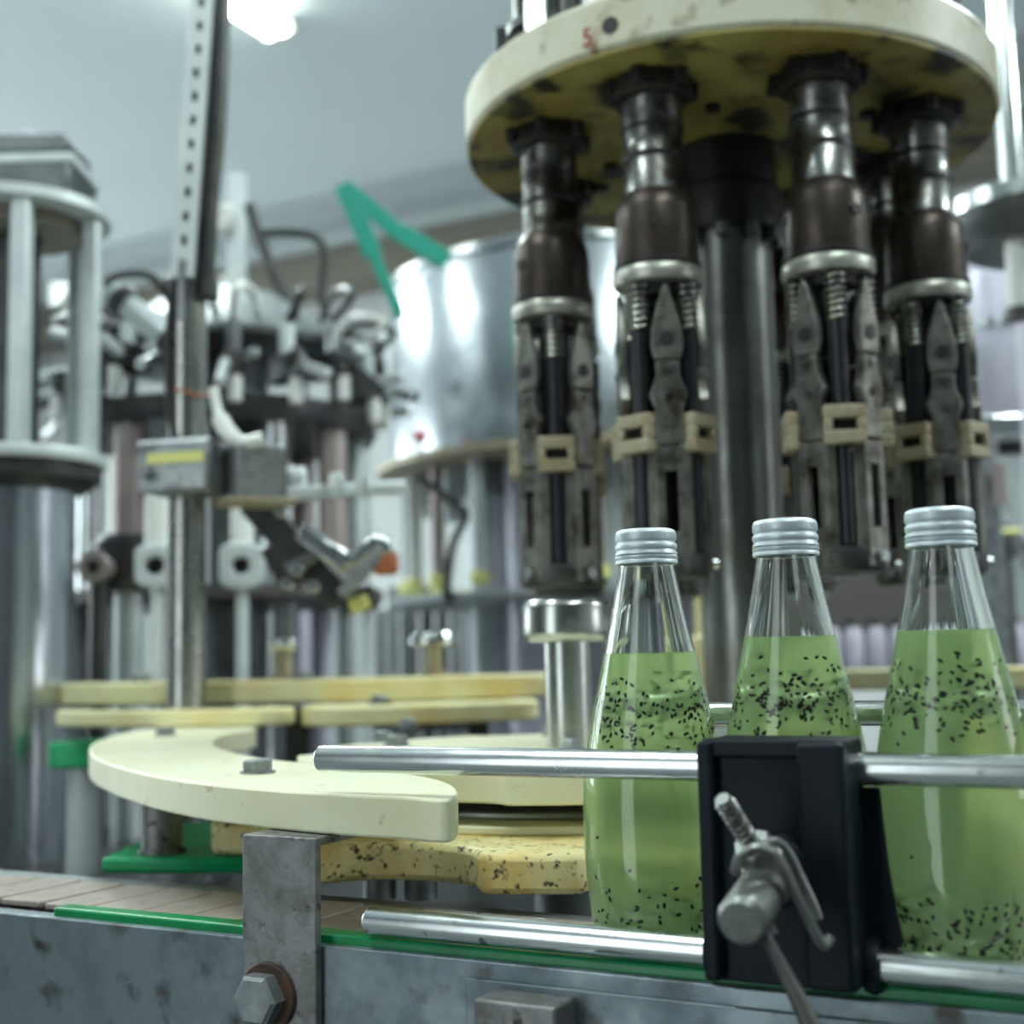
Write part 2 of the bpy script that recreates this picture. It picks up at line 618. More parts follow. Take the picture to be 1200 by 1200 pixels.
# ================================================================== conveyor
def conveyor():
    t = thing('conveyor', 'steel conveyor frame with dull side panel and green wear strip', 'conveyor', (ORG.x, ORG.y, 0), TH)
    z = 1.0
    MB().box((0.1, -0.047, z - 0.004 - 0.12), (2.4, 0.004, 0.24)).build('side_panel', 'steel_panel', t, 0.001)
    MB().box((0.1, -0.0405, z - 0.006), (2.4, 0.009, 0.004)).build('panel_lip', 'steel_panel', t, 0.0008)
    MB().box((0.47, -0.0375, z - 0.0035), (1.67, 0.013, 0.009)).build('wear_strip', 'green_strip', t, 0.0015, label='green plastic wear strip along the chain edge')
    MB().box((0.1, 0.057, z - 0.06), (2.4, 0.016, 0.115)).build('far_side_panel', 'steel_dull', t, 0.001)
    MB().box((0.1, 0.005, z - 0.06), (2.4, 0.085, 0.02)).build('chain_bed', 'dark_metal', t)
    # lower flange and legs
    MB().box((0.1, -0.03, z - 0.245), (2.4, 0.04, 0.004)).build('bottom_flange', 'steel_panel', t)
    for s in (-0.8, 0.9):
        MB().box((s, 0.0, (z - 0.24) / 2), (0.05, 0.09, z - 0.24)).build('leg', 'steel_brushed', t, 0.003)
    # raised cover plate and square block on the panel front
    MB().box((0.20, -0.050, z - 0.10), (0.56, 0.0025, 0.176)).build('cover_plate', 'steel_panel', t, 0.0008)
    b = MB().box((-0.042, -0.062, z - 0.038), (0.042, 0.022, 0.046)).build('mounting_block', 'steel_bar', t, 0.0015)
    MB().cyl((-0.046, -0.0731, z - 0.050), (-0.046, -0.0745, z - 0.050), 0.005).build('screw_hole', 'black_rubber', b)
    for s, zz in ((-0.128, -0.062), (0.135, -0.045)):
        MB().hexbolt((s, -0.049, z + zz), (0, -1, 0), 0.018, 0.008, 0.013).build('bolt', 'steel_dull', t)
    return t


conveyor()


def chain():
    t = thing('conveyor_chain', 'brown table-top conveyor chain of flat overlapping plates', 'conveyor chain', (ORG.x, ORG.y, ORG.z), TH)
    pitch = 0.0381
    # outline of one plate, with the hinge tongue, top flat and thin edges
    poly = [(-0.0185, -0.030), (0.0145, -0.030), (0.0168, -0.026), (0.0185, -0.012), (0.0185, 0.022), (0.0168, 0.036), (0.0145, 0.040), (-0.0185, 0.040)]
    me = None
    for k in range(-22, 14):
        if me is None:
            mb = MB().prism(poly, -0.004, 0.0)
            mb.box((-0.002, 0.005, -0.009), (0.022, 0.034, 0.010))
            me = mb.mesh('slat', 'chain_plate')
        o = bpy.data.objects.new('slat', me)
        COL.objects.link(o)
        o.parent = t
        o.location = (k * pitch + 0.012, 0, random.uniform(-0.0004, 0.0))
        o.rotation_euler = (0, random.uniform(-0.010, 0.010), 0)
        b = o.modifiers.new('bevel', 'BEVEL')
        b.width = 0.0008
        b.segments = 1
    return t


chain()


def rails():
    def rail(label, n, z, s0, s1, r, group=None):
        t = thing('guide_rail', label, 'guide rail', (ORG.x, ORG.y, ORG.z), TH, group)
        MB().cyl((s0 + 0.0015, n, z), (s1, n, z), r, seg=40).build('rod', 'steel_rail', t, 0.0)
        MB().cyl((s0, n, z), (s0 + 0.0015, n, z), r * 0.84, r, seg=40).build('chamfered_end', 'steel_rail', t)
    rail('bright steel guide rod crossing the bottles at mid height', -0.0425, 0.0900, -0.172, 0.75, 0.0069)
    rail('bright steel guide rod low along the chain below the bottles', -0.0425, 0.0090, -0.142, 0.75, 0.0071)
    rail('steel guide rod behind the bottles at mid height', 0.0445, 0.1095, -0.02, 0.75, 0.0062)


rails()


# ================================================================== bottles
BOTTLE_H = 0.203
PROF = [(0.0270, 0.0), (0.0300, 0.0015), (0.0316, 0.006), (0.0326, 0.014), (0.0342, 0.030), (0.0353, 0.047), (0.0355, 0.062), (0.0347, 0.080),
        (0.0317, 0.100), (0.0276, 0.120), (0.0230, 0.140), (0.0187, 0.160), (0.0158, 0.175), (0.0142, 0.184), (0.0136, 0.189), (0.0134, 0.194), (0.0134, 0.2005)]


def prof_smooth():
    return smooth_loop(PROF, 5, closed=False)


def rad(z, prof):
    for (r0, z0), (r1, z1) in zip(prof, prof[1:]):
        if z0 <= z <= z1:
            return r0 + (r1 - r0) * (z - z0) / max(z1 - z0, 1e-9)
    return prof[-1][0]


def bottle(s, fill, label, seed, rz, nseed_low, low_side=None):
    rnd = random.Random(seed)
    p = belt(s, 0.0)
    t = thing('glass_bottle', label, 'bottle', (p.x, p.y, ORG.z), rz, 'capped juice bottles on the conveyor')
    pr = prof_smooth()
    wall = 0.0022
    inner = [(max(r - wall, 0.001), z) for r, z in pr if z > 0.006]
    outer = [(0.0, 0.0025), (0.020, 0.0022), (0.0245, 0.0004)] + pr
    ring = outer + list(reversed(inner)) + [(0.024, 0.0052), (0.0, 0.0065)]
    MB().lathe(ring, seg=72).build('glass', 'bottle_glass', t, sharp=60)
    # drink: overlaps the inner glass wall by a hair so that no air film shows
    liq = [(0.0, 0.0060), (0.024, 0.0050)] + [(r - wall + 0.00025, z) for r, z in pr if 0.0065 < z < fill - 0.0005]
    rf = rad(fill, pr) - wall + 0.00025
    liq += [(rf, fill - 0.0002), (rf - 0.0012, fill - 0.0010), (rf - 0.004, fill - 0.0014), (0.0, fill - 0.0014)]
    MB().lathe(liq, seg=72).build('drink', 'liquid_green', t, sharp=60, label='cloudy green drink')
    # seeds: floating band under the surface and settled band at the base
    mb = MB()

    def put(z, a, depth):
        r = rad(z, pr) - wall + 0.0003 - depth
        R = Matrix.Rotation(a, 3, 'Z') @ Matrix.Rotation(rnd.uniform(0, 3.14), 3, 'X')
        k = rnd.uniform(0.8, 1.15)
        mb.ell((r * math.cos(a), r * math.sin(a), z), 0.0007, 0.00080 * k, 0.00140 * k, R, 7, 4)
    for i in range(400):
        u = rnd.gauss(0, 1)
        z = fill - 0.030 + 0.0080 * u
        if z > fill - 0.006:
            z = fill - rnd.uniform(0.006, 0.03)
        a = rnd.uniform(0, 2 * math.pi)
        put(z, a, abs(rnd.gauss(0, 0.0004)))
    for i in range(nseed_low):
        z = 0.010 + 0.026 * rnd.random() ** 1.3
        a = rnd.uniform(0, 2 * math.pi)
        put(z, a, abs(rnd.gauss(0, 0.0004)))
    for i in range(14):
        put(rnd.uniform(0.035, fill - 0.045), rnd.uniform(0, 6.28), 0.0003)
    o = mb.build('seeds', 'seed', t, sharp=180, label='tiny black swollen seeds')
    o['kind'] = 'stuff'
    # aluminium screw cap with rolled grooves
    z0 = BOTTLE_H - 0.0175
    cp = [(0.0, BOTTLE_H), (0.0128, BOTTLE_H), (0.0146, BOTTLE_H - 0.0007), (0.0152, BOTTLE_H - 0.0022), (0.0152, BOTTLE_H - 0.0056), (0.0147, BOTTLE_H - 0.0062),
          (0.0147, BOTTLE_H - 0.0070), (0.0155, BOTTLE_H - 0.0078), (0.0155, BOTTLE_H - 0.0098), (0.0149, BOTTLE_H - 0.0104), (0.0150, BOTTLE_H - 0.0112),
          (0.0156, BOTTLE_H - 0.0120), (0.0156, BOTTLE_H - 0.0128), (0.0148, BOTTLE_H - 0.0128), (0.0140, BOTTLE_H - 0.0125), (0.0138, BOTTLE_H - 0.003), (0.0, BOTTLE_H - 0.003)]
    c = MB().lathe(cp, seg=64).build('screw_cap', 'cap_metal', t, sharp=50, label='grey aluminium screw cap')
    MB().lathe([(0.0151, BOTTLE_H - 0.0131), (0.0157, BOTTLE_H - 0.0136), (0.0157, BOTTLE_H - 0.0148), (0.0152, BOTTLE_H - 0.0153), (0.0157, BOTTLE_H - 0.0158), (0.0157, z0 + 0.0004),
                (0.0151, z0), (0.0145, z0 + 0.0002), (0.0145, BOTTLE_H - 0.0131)], seg=64, closed=True).build('tamper_band', 'cap_metal', c, sharp=50)
    kn = MB()
    for k in range(60):
        a = 2 * math.pi * k / 60
        kn.box((0.0152 * math.cos(a), 0.0152 * math.sin(a), BOTTLE_H - 0.0039), (0.0004, 0.0008, 0.0030), a)
    kn.build('knurling', 'cap_metal', c)
    return t


bottle(0.0, 0.1415, 'capped glass bottle of green drink, the leftmost, with the lowest fill line', 1, 0.3, 130)
bottle(0.0718, 0.1475, 'capped glass bottle of green drink, the middle one behind the black clamp', 2, 1.4, 110)
bottle(0.1435, 0.1485, 'capped glass bottle of green drink, the rightmost and nearest one', 3, 2.6, 380)


# ================================================================== black rail clamp
def clamp():
    t = thing('rail_clamp', 'black plastic rail clamp with steel bolt holding the two guide rods', 'clamp', (ORG.x, ORG.y, ORG.z), TH)
    s0, s1 = 0.0485, 0.1125
    f, b = -0.066, -0.034
    zt, zb = 0.1035, 0.0013
    # body: back slab, raised side ribs and top lip on the front
    poly = rect_round(s1 - s0, zt - zb, 0.003)
    MB().plate(poly, ((s0 + s1) / 2, -0.0365, (zt + zb) / 2), (1, 0, 0), (0, 0, 1), 0.0255).build('body', 'black_plastic', t, 0.0012)
    MB().box((s0 + 0.0035, f + 0.0015, (zt + zb) / 2), (0.007, 0.009, zt - zb - 0.002)).build('rib', 'black_plastic', t, 0.0016)
    MB().box((s1 - 0.010, f + 0.0015, (zt + zb) / 2), (0.020, 0.009, zt - zb - 0.002)).build('rib', 'black_plastic', t, 0.0022)
    MB().box(((s0 + s1) / 2, f + 0.003, zt - 0.004), (s1 - s0 - 0.002, 0.007, 0.008)).build('lip', 'black_plastic', t, 0.0016)
    # jaw plate between rods and bottles with a waisted outline
    out = [(0.041, 0.082), (0.0425, 0.045), (0.043, 0.020), (0.047, 0.012), (0.118, 0.010), (0.1262, 0.018), (0.124, 0.030), (0.1215, 0.050), (0.1200, 0.070), (0.1195, 0.082)]
    MB().plate(out, (0, -0.0362, 0), (1, 0, 0), (0, 0, 1), 0.0048).build('jaw_plate', 'black_plastic', t, 0.0012)
    for s in (0.0445, 0.1165):
        MB().lathe([(0.012, -0.006), (0.0135, 0), (0.012, 0.006), (0.0072, 0.006), (0.0072, -0.006)], seg=32, closed=True).build('rod_collar', 'black_plastic', t, 0.0)
    for c, s in zip([c for c in t.children if c.name.startswith('rod_collar')], (0.0455, 0.1145)):
        c.rotation_euler = (0, math.pi / 2, 0)
        c.location = (s, -0.0425, 0.0090)
        c.scale = (0.9, 0.9, 0.55)
    inv = (Matrix.Translation(ORG) @ Matrix.Rotation(TH, 4, 'Z')).inverted()

    def L(px, py, d):
        return inv @ at(px, py, d)
    # cross rod with chamfered end
    a, e = L(918, 1004, 0.572), L(868, 1082, 0.512)
    d = (e - a).normalized()
    rod = MB().cyl(a, e - d * 0.0022, 0.0098, seg=36).cyl(e - d * 0.0022, e, 0.0098, 0.0080, seg=36).build('cross_rod', 'clamp_steel', t, 0.0)
    MB().lathe([(0.0098, 0), (0.0116, 0.001), (0.0116, 0.007), (0.0098, 0.008)], seg=32).build('rod_sleeve', 'clamp_steel', rod)
    sl = [c for c in rod.children][0]
    sl.matrix_basis = Matrix.Translation(a.lerp(e, 0.22)) @ d.to_track_quat('Z', 'Y').to_matrix().to_4x4()
    # threaded stud with nut
    p0, p1 = L(846, 936, 0.532), L(888, 1000, 0.548)
    dd = (p1 - p0).normalized()
    st = MB().cyl(p0, p1 + dd * 0.01, 0.0031, seg=20)
    st.spring(p0 + dd * 0.0015, p1, 0.0034, 0.0009, 10, 6, 16)
    st.build('threaded_stud', 'clamp_steel', t)
    q = p0.lerp(p1, 0.82)
    MB().cyl(q, q + dd * 0.0075, 0.0088, seg=6).build('nut', 'clamp_steel', t, 0.0008)
    q2 = q + dd * 0.0078
    MB().cyl(q2, q2 + dd * 0.0016, 0.0098, seg=28).build('washer', 'clamp_steel', t)
    MB().lathe([(0.0, 0.0), (0.013, 0.0), (0.0145, 0.002), (0.0145, 0.008), (0.012, 0.010), (0.0, 0.010)], seg=36).build('boss', 'black_plastic', t)
    bo = [c for c in t.children if c.name.startswith('boss')][0]
    bo.matrix_basis = Matrix.Translation(Vector((0.082, -0.061, 0.049))) @ Matrix.Rotation(math.pi / 2, 4, 'X')
    # bent wire spring clip round the rod
    d1 = 0.528
    MB().tube(curve3([L(862, 1022, d1), L(868, 1004, d1 - 0.004), L(886, 994, d1 - 0.004), L(906, 1000, d1), L(920, 1022, d1), L(940, 1062, d1 + 0.004), L(956, 1094, d1 + 0.008), L(966, 1108, d1 + 0.010), L(973, 1098, d1 + 0.012)], 6), 0.0022, 10).build('wire_clip', 'clamp_steel', t)
    MB().tube(curve3([L(893, 992, d1 + 0.006), L(908, 986, d1 + 0.008), L(922, 996, d1 + 0.010), L(940, 1032, d1 + 0.012), L(954, 1062, d1 + 0.014), L(959, 1076, d1 + 0.015)], 6), 0.0019, 10).build('wire_clip', 'clamp_steel', t)
    # thin lever hanging down from the rod
    MB().tube([L(886, 1076, 0.526), L(908, 1118, 0.520), L(936, 1172, 0.512), L(966, 1236, 0.504)], [0.0022, 0.0026, 0.0034, 0.0042], 12).build('lever', 'dark_metal', t)
    MB().tube([L(898, 1078, 0.535), L(906, 1096, 0.533)], 0.0022, 10).build('lever_pin', 'clamp_steel', t)


clamp()


# ================================================================== front guide plate
ZG0, ZG1 = 1.051, 1.072


def guide_front():
    org = onz(302, 900, ZG1)
    t = thing('curved_guide', 'pale yellow plastic guide curving round the front left with hex bolts', 'guide plate', (org.x, org.y, 0))
    outer = [(535, 924), (533, 934), (516, 937), (470, 934), (400, 931), (300, 924), (225, 916), (165, 905), (122, 892), (105, 881), (110, 870), (140, 860), (180, 854)]
    inner = [(232, 851), (300, 852), (268, 859), (252, 866), (252, 873), (275, 882), (320, 890), (390, 897), (460, 904), (515, 914)]
    pts = [(lambda q: (q.x - org.x, q.y - org.y))(onz(x, y, ZG1)) for x, y in outer + inner]
    loop = smooth_loop(pts, 5)
    MB().prism(loop, ZG0, ZG1).build('plate', 'poly', t, 0.0014, sharp=50)

    def g(px, py):
        q = onz(px, py, ZG1)
        return (q.x - org.x, q.y - org.y, ZG1)
    for px, py in ((302, 906), (194, 862)):
        MB().hexbolt(g(px, py), (0, 0, 1), 0.0165, 0.0072, 0.0112).build('bolt', 'steel_dull', t)
    # joint line in the rim between the two pieces of plate
    q = onz(403, 931, ZG1)
    return t


guide_front()


def guide_bracket():
    t = thing('support_bracket', 'flat grey steel bracket bolted to the conveyor side under the guide', 'bracket', (ORG.x, ORG.y, ORG.z), TH)
    w = 0.048
    sc = -0.190
    poly = [(-w / 2, 0.0505), (-w / 2, -0.050), (-w / 2 + 0.006, -0.056), (w / 2 - 0.006, -0.056), (w / 2, -0.050), (w / 2, 0.0505)]
    MB().plate(poly, (sc, -0.0495, 0), (1, 0, 0), (0, 0, 1), 0.005).build('flat_bar', 'steel_bar', t, 0.0008)
    MB().box((sc, -0.030, 0.0485), (w, 0.044, 0.004)).build('top_flange', 'steel_bar', t, 0.0006)
    MB().cyl((sc - 0.006, -0.0545, -0.031), (sc - 0.006, -0.0575, -0.031), 0.0172, seg=32).build('washer', 'rust_edge', t, 0.0006)
    MB().hexbolt((sc - 0.007, -0.0575, -0.031), (0, -1, 0), 0.0240, 0.0095).build('bolt', 'steel_dull', t)
    return t


guide_bracket()


def guide_post():
    q = onz(190, 999, 1.0075)
    t = thing('support_post', 'short grey steel post between the curved guide and the green block', 'post', (q.x, q.y, 1.0077))
    MB().cyl((0, 0, 0), (0, 0, ZG0 - 1.008), 0.0145, seg=32).build('sleeve', 'steel_bar', t)
    MB().cyl((0, 0, 0), (0, 0, 0.003), 0.017, seg=32).build('foot', 'steel_bar', t)
    # green block
    pl = [(118, 1005), (160, 986), (212, 964), (292, 962), (300, 985), (300, 1003), (280, 1005), (200, 1006)]
    pts = [onz(x, y, 1.0075) for x, y in pl]
    o = MB().prism([(p.x, p.y) for p in pts], 0.9965, 1.0075).build('guide_block', 'green_plastic', None, 0.003)
    tag(o, 'bright green plastic guide block lying behind the chain on the left', 'guide block')


guide_post()


# ================================================================== star wheel
STAR = Vector((0.040, 1.02, 0))


def star_outline(R, n, pocket, depth, phase, seg=96):
    pts = []
    for i in range(seg * 4):
        a = 2 * math.pi * i / (seg * 4)
        k = (a * n / (2 * math.pi) + phase) % 1.0
        x = (k - 0.5) * 2 * math.pi / n * R
        dip = 0.0
        if abs(x) < pocket:
            dip = depth * math.sqrt(max(0.0, 1 - (x / pocket) ** 2))
        pts.append(((R - dip) * math.cos(a), (R - dip) * math.sin(a)))
    return pts


def star_wheel():
    t = thing('star_wheel', 'two-tier yellowed plastic star wheel with round pockets and steel hub', 'star wheel', (STAR.x, STAR.y, 0))
    MB().prism(star_outline(0.205, 10, 0.030, 0.014, 0.62), ZG0, ZG1).build('upper_wheel', 'poly', t, 0.0014, sharp=50)
    MB().prism(star_outline(0.266, 10, 0.052, 0.036, 0.70), 1.0085, 1.031).build('lower_wheel', 'poly_dirty', t, 0.004, sharp=50)
    MB().cyl((0, 0, 1.0312), (0, 0, 1.0365), 0.19, seg=64).build('inner_plate', 'poly', t, 0.001)
    MB().cyl((0, 0, 1.0367), (0, 0, 1.041), 0.155, seg=64).build('hub_plate', 'steel_brushed', t, 0.001)
    MB().cyl((0, 0, 1.0412), (0, 0, ZG0 - 0.0002), 0.05, seg=40).build('spacer_hub', 'steel_dull', t)
    for k in range(6):
        a = math.radians(-90 + 3 + 60 * k)
        p = Vector((0.172 * math.cos(a), 0.172 * math.sin(a), 0))
        MB().cyl(p + Vector((0, 0, 1.0366)), p + Vector((0, 0, ZG0 - 0.0002)), 0.0075, seg=20).build('spacer', 'steel_bar', t)
        MB().hexbolt(p * 0.9 + Vector((0, 0, ZG1)), (0, 0, 1), 0.0165, 0.007, 0.011).build('bolt', 'steel_dull', t)
    for px, py in ((450, 868), (478, 852), (560, 842)):
        q = onz(px, py, ZG1) - STAR
        MB().hexbolt((q.x, q.y, ZG1), (0, 0, 1), 0.016, 0.007, 0.011).build('bolt', 'steel_dull', t)
    # pins below the lower wheel
    for px, py in ((445, 1035), (493, 1035)):
        q = onz(px, py, 0.995) - STAR
        MB().cyl((q.x, q.y, 0.985), (q.x, q.y, 1.0083), 0.011, seg=24).build('pin', 'steel_dull', t)
    MB().cyl((0, 0, 0.90), (0, 0, 1.0083), 0.03, seg=32).build('lower_shaft', 'steel_dull', t)
    s = thing('shaft', 'polished steel shaft with wide round cap rising from the star wheel', 'shaft', (STAR.x, STAR.y, ZG1))
    MB().cyl((0, 0, 0), (0, 0, 0.082), 0.0180, seg=48).build('stem', 'shaft_steel', s)
    MB().lathe([(0.0, 0.080), (0.030, 0.080), (0.0335, 0.084), (0.0340, 0.087), (0.0340, 0.107), (0.0325, 0.1105), (0.029, 0.112), (0.0, 0.112)], seg=56).build('cap', 'shaft_steel', s, sharp=50)
    MB().hexbolt((-0.0, -0.030, 0.0), (0, 0, 1), 0.014, 0.007, 0.011).build('bolt', 'steel_dull', s)


star_wheel()


# ================================================================== machine table under the wheels
def table():
    t = thing('machine_table', 'dark steel machine bed carrying the star wheels and columns', 'machine bed', (ORG.x, ORG.y, 0), TH)
    MB().box((-0.1, 1.35, 0.885), (3.6, 2.4, 0.03)).build('top_plate', 'bed_steel', t, 0.004)
    MB().box((-0.1, 1.35, 0.44), (3.5, 2.3, 0.855)).build('base_cabinet', 'steel_brushed', t, 0.01)


table()


# ================================================================== capping turret
TUR = Vector((0.224, 1.290, 0))
ZD = 1.14 + 0.505
RD = 0.262


def turret():
    t = thing('capping_turret', 'round yellowed capper turret disc on a thick steel centre column', 'capping machine', (TUR.x, TUR.y, 0.9))
    z = ZD - 0.9
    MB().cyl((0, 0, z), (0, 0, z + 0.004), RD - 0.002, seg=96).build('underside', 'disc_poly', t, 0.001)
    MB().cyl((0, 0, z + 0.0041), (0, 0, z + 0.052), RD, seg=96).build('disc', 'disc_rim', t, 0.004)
    MB().cyl((0, 0, 0), (0, 0, z - 0.075), 0.041, seg=56).build('column', 'column_steel', t)
    MB().lathe([(0.041, 0.0), (0.075, 0.0), (0.075, 0.02), (0.05, 0.03), (0.046, 0.09), (0.041, 0.09)], seg=48, closed=True).build('column_foot', 'column_steel', t)
    MB().lathe([(0.041, z - 0.090), (0.052, z - 0.090), (0.056, z - 0.078), (0.056, z - 0.050), (0.050, z - 0.044), (0.050, z - 0.0003), (0.041, z - 0.0003)], seg=48, closed=True).build('gland', 'grease_black', t)
    for k in range(10):
        a = 2 * math.pi * k / 10
        MB().hexbolt((0.049 * math.cos(a), 0.049 * math.sin(a), z - 0.0902), (0, 0, -1), 0.012, 0.012).build('gland_bolt', 'grey_metal', t)
    # dirty stub bolts under the disc
    for k in range(16):
        a = 2 * math.pi * (k + 0.35) / 16
        r = 0.118 if k % 2 else 0.150
        MB().hexbolt((r * math.cos(a), r * math.sin(a), z - 0.0002), (0, 0, -1), 0.014, 0.006).build('disc_bolt', 'grease_black', t)
    # cam housing and followers on top
    zt = z + 0.0522
    MB().lathe([(0.0, zt), (0.14, zt), (0.14, zt + 0.20), (0.0, zt + 0.20)], seg=48).build('cam_drum', 'dark_metal', t)
    for k in range(8):
        a = math.radians(196 + 45 * k)
        p = Vector((0.195 * math.cos(a), 0.195 * math.sin(a), zt))
        fo = MB().cyl(p, p + Vector((0, 0, 0.16)), 0.024, seg=28).build('cam_follower', 'grease_black', t, 0.002)
        MB().cyl(p + Vector((0, 0, 0.05)), p + Vector((0, 0, 0.058)), 0.030, seg=28).build('follower_ring', 'grey_metal', fo)
        a2 = a + math.radians(18)
        p2 = Vector((0.225 * math.cos(a2), 0.225 * math.sin(a2), zt))
        MB().box(p2 + Vector((0, 0, 0.05)), (0.014, 0.034, 0.0999), a2).build('guide_post', 'steel_bright' if k == 0 else 'dark_metal', fo, 0.002)
        a3 = a - math.radians(15)
        p3 = Vector((0.232 * math.cos(a3), 0.232 * math.sin(a3), zt))
        MB().cyl(p3, p3 + Vector((0, 0, 0.03)), 0.009, seg=20).build('cap_screw', 'dark_metal', fo)
    # rim hole and inked number
    th = math.atan2(onz(703, 50, ZD).y - TUR.y, onz(703, 50, ZD).x - TUR.x)
    n = Vector((math.cos(th), math.sin(th), 0))
    c = n * (RD + 0.0002) + Vector((0, 0, z + 0.024))
    MB().cyl(c - n * 0.004, c + n * 0.0006, 0.0075, seg=20).build('rim_hole', 'black_rubber', t)
    th2 = th - 0.085
    cu = bpy.data.curves.new('inked_number', 'FONT')
    cu.body = '5'
    cu.size = 0.023
    cu.extrude = 0.0002
    cu.align_x = 'CENTER'
    cu.materials.append(MATS['red_ink'])
    tmp = bpy.data.objects.new('tmp_text', cu)
    COL.objects.link(tmp)
    me = bpy.data.meshes.new_from_object(tmp.evaluated_get(bpy.context.evaluated_depsgraph_get()))
    bpy.data.objects.remove(tmp)
    o = bpy.data.objects.new('inked_number', me)
    COL.objects.link(o)
    o.parent = t
    o.location = (math.cos(th2) * (RD + 0.0005), math.sin(th2) * (RD + 0.0005), z + 0.012)
    o.rotation_euler = (math.pi / 2, 0, th2 + math.pi / 2)
    o['label'] = 'faded red number 5 inked on the rim'
    return t


turret()


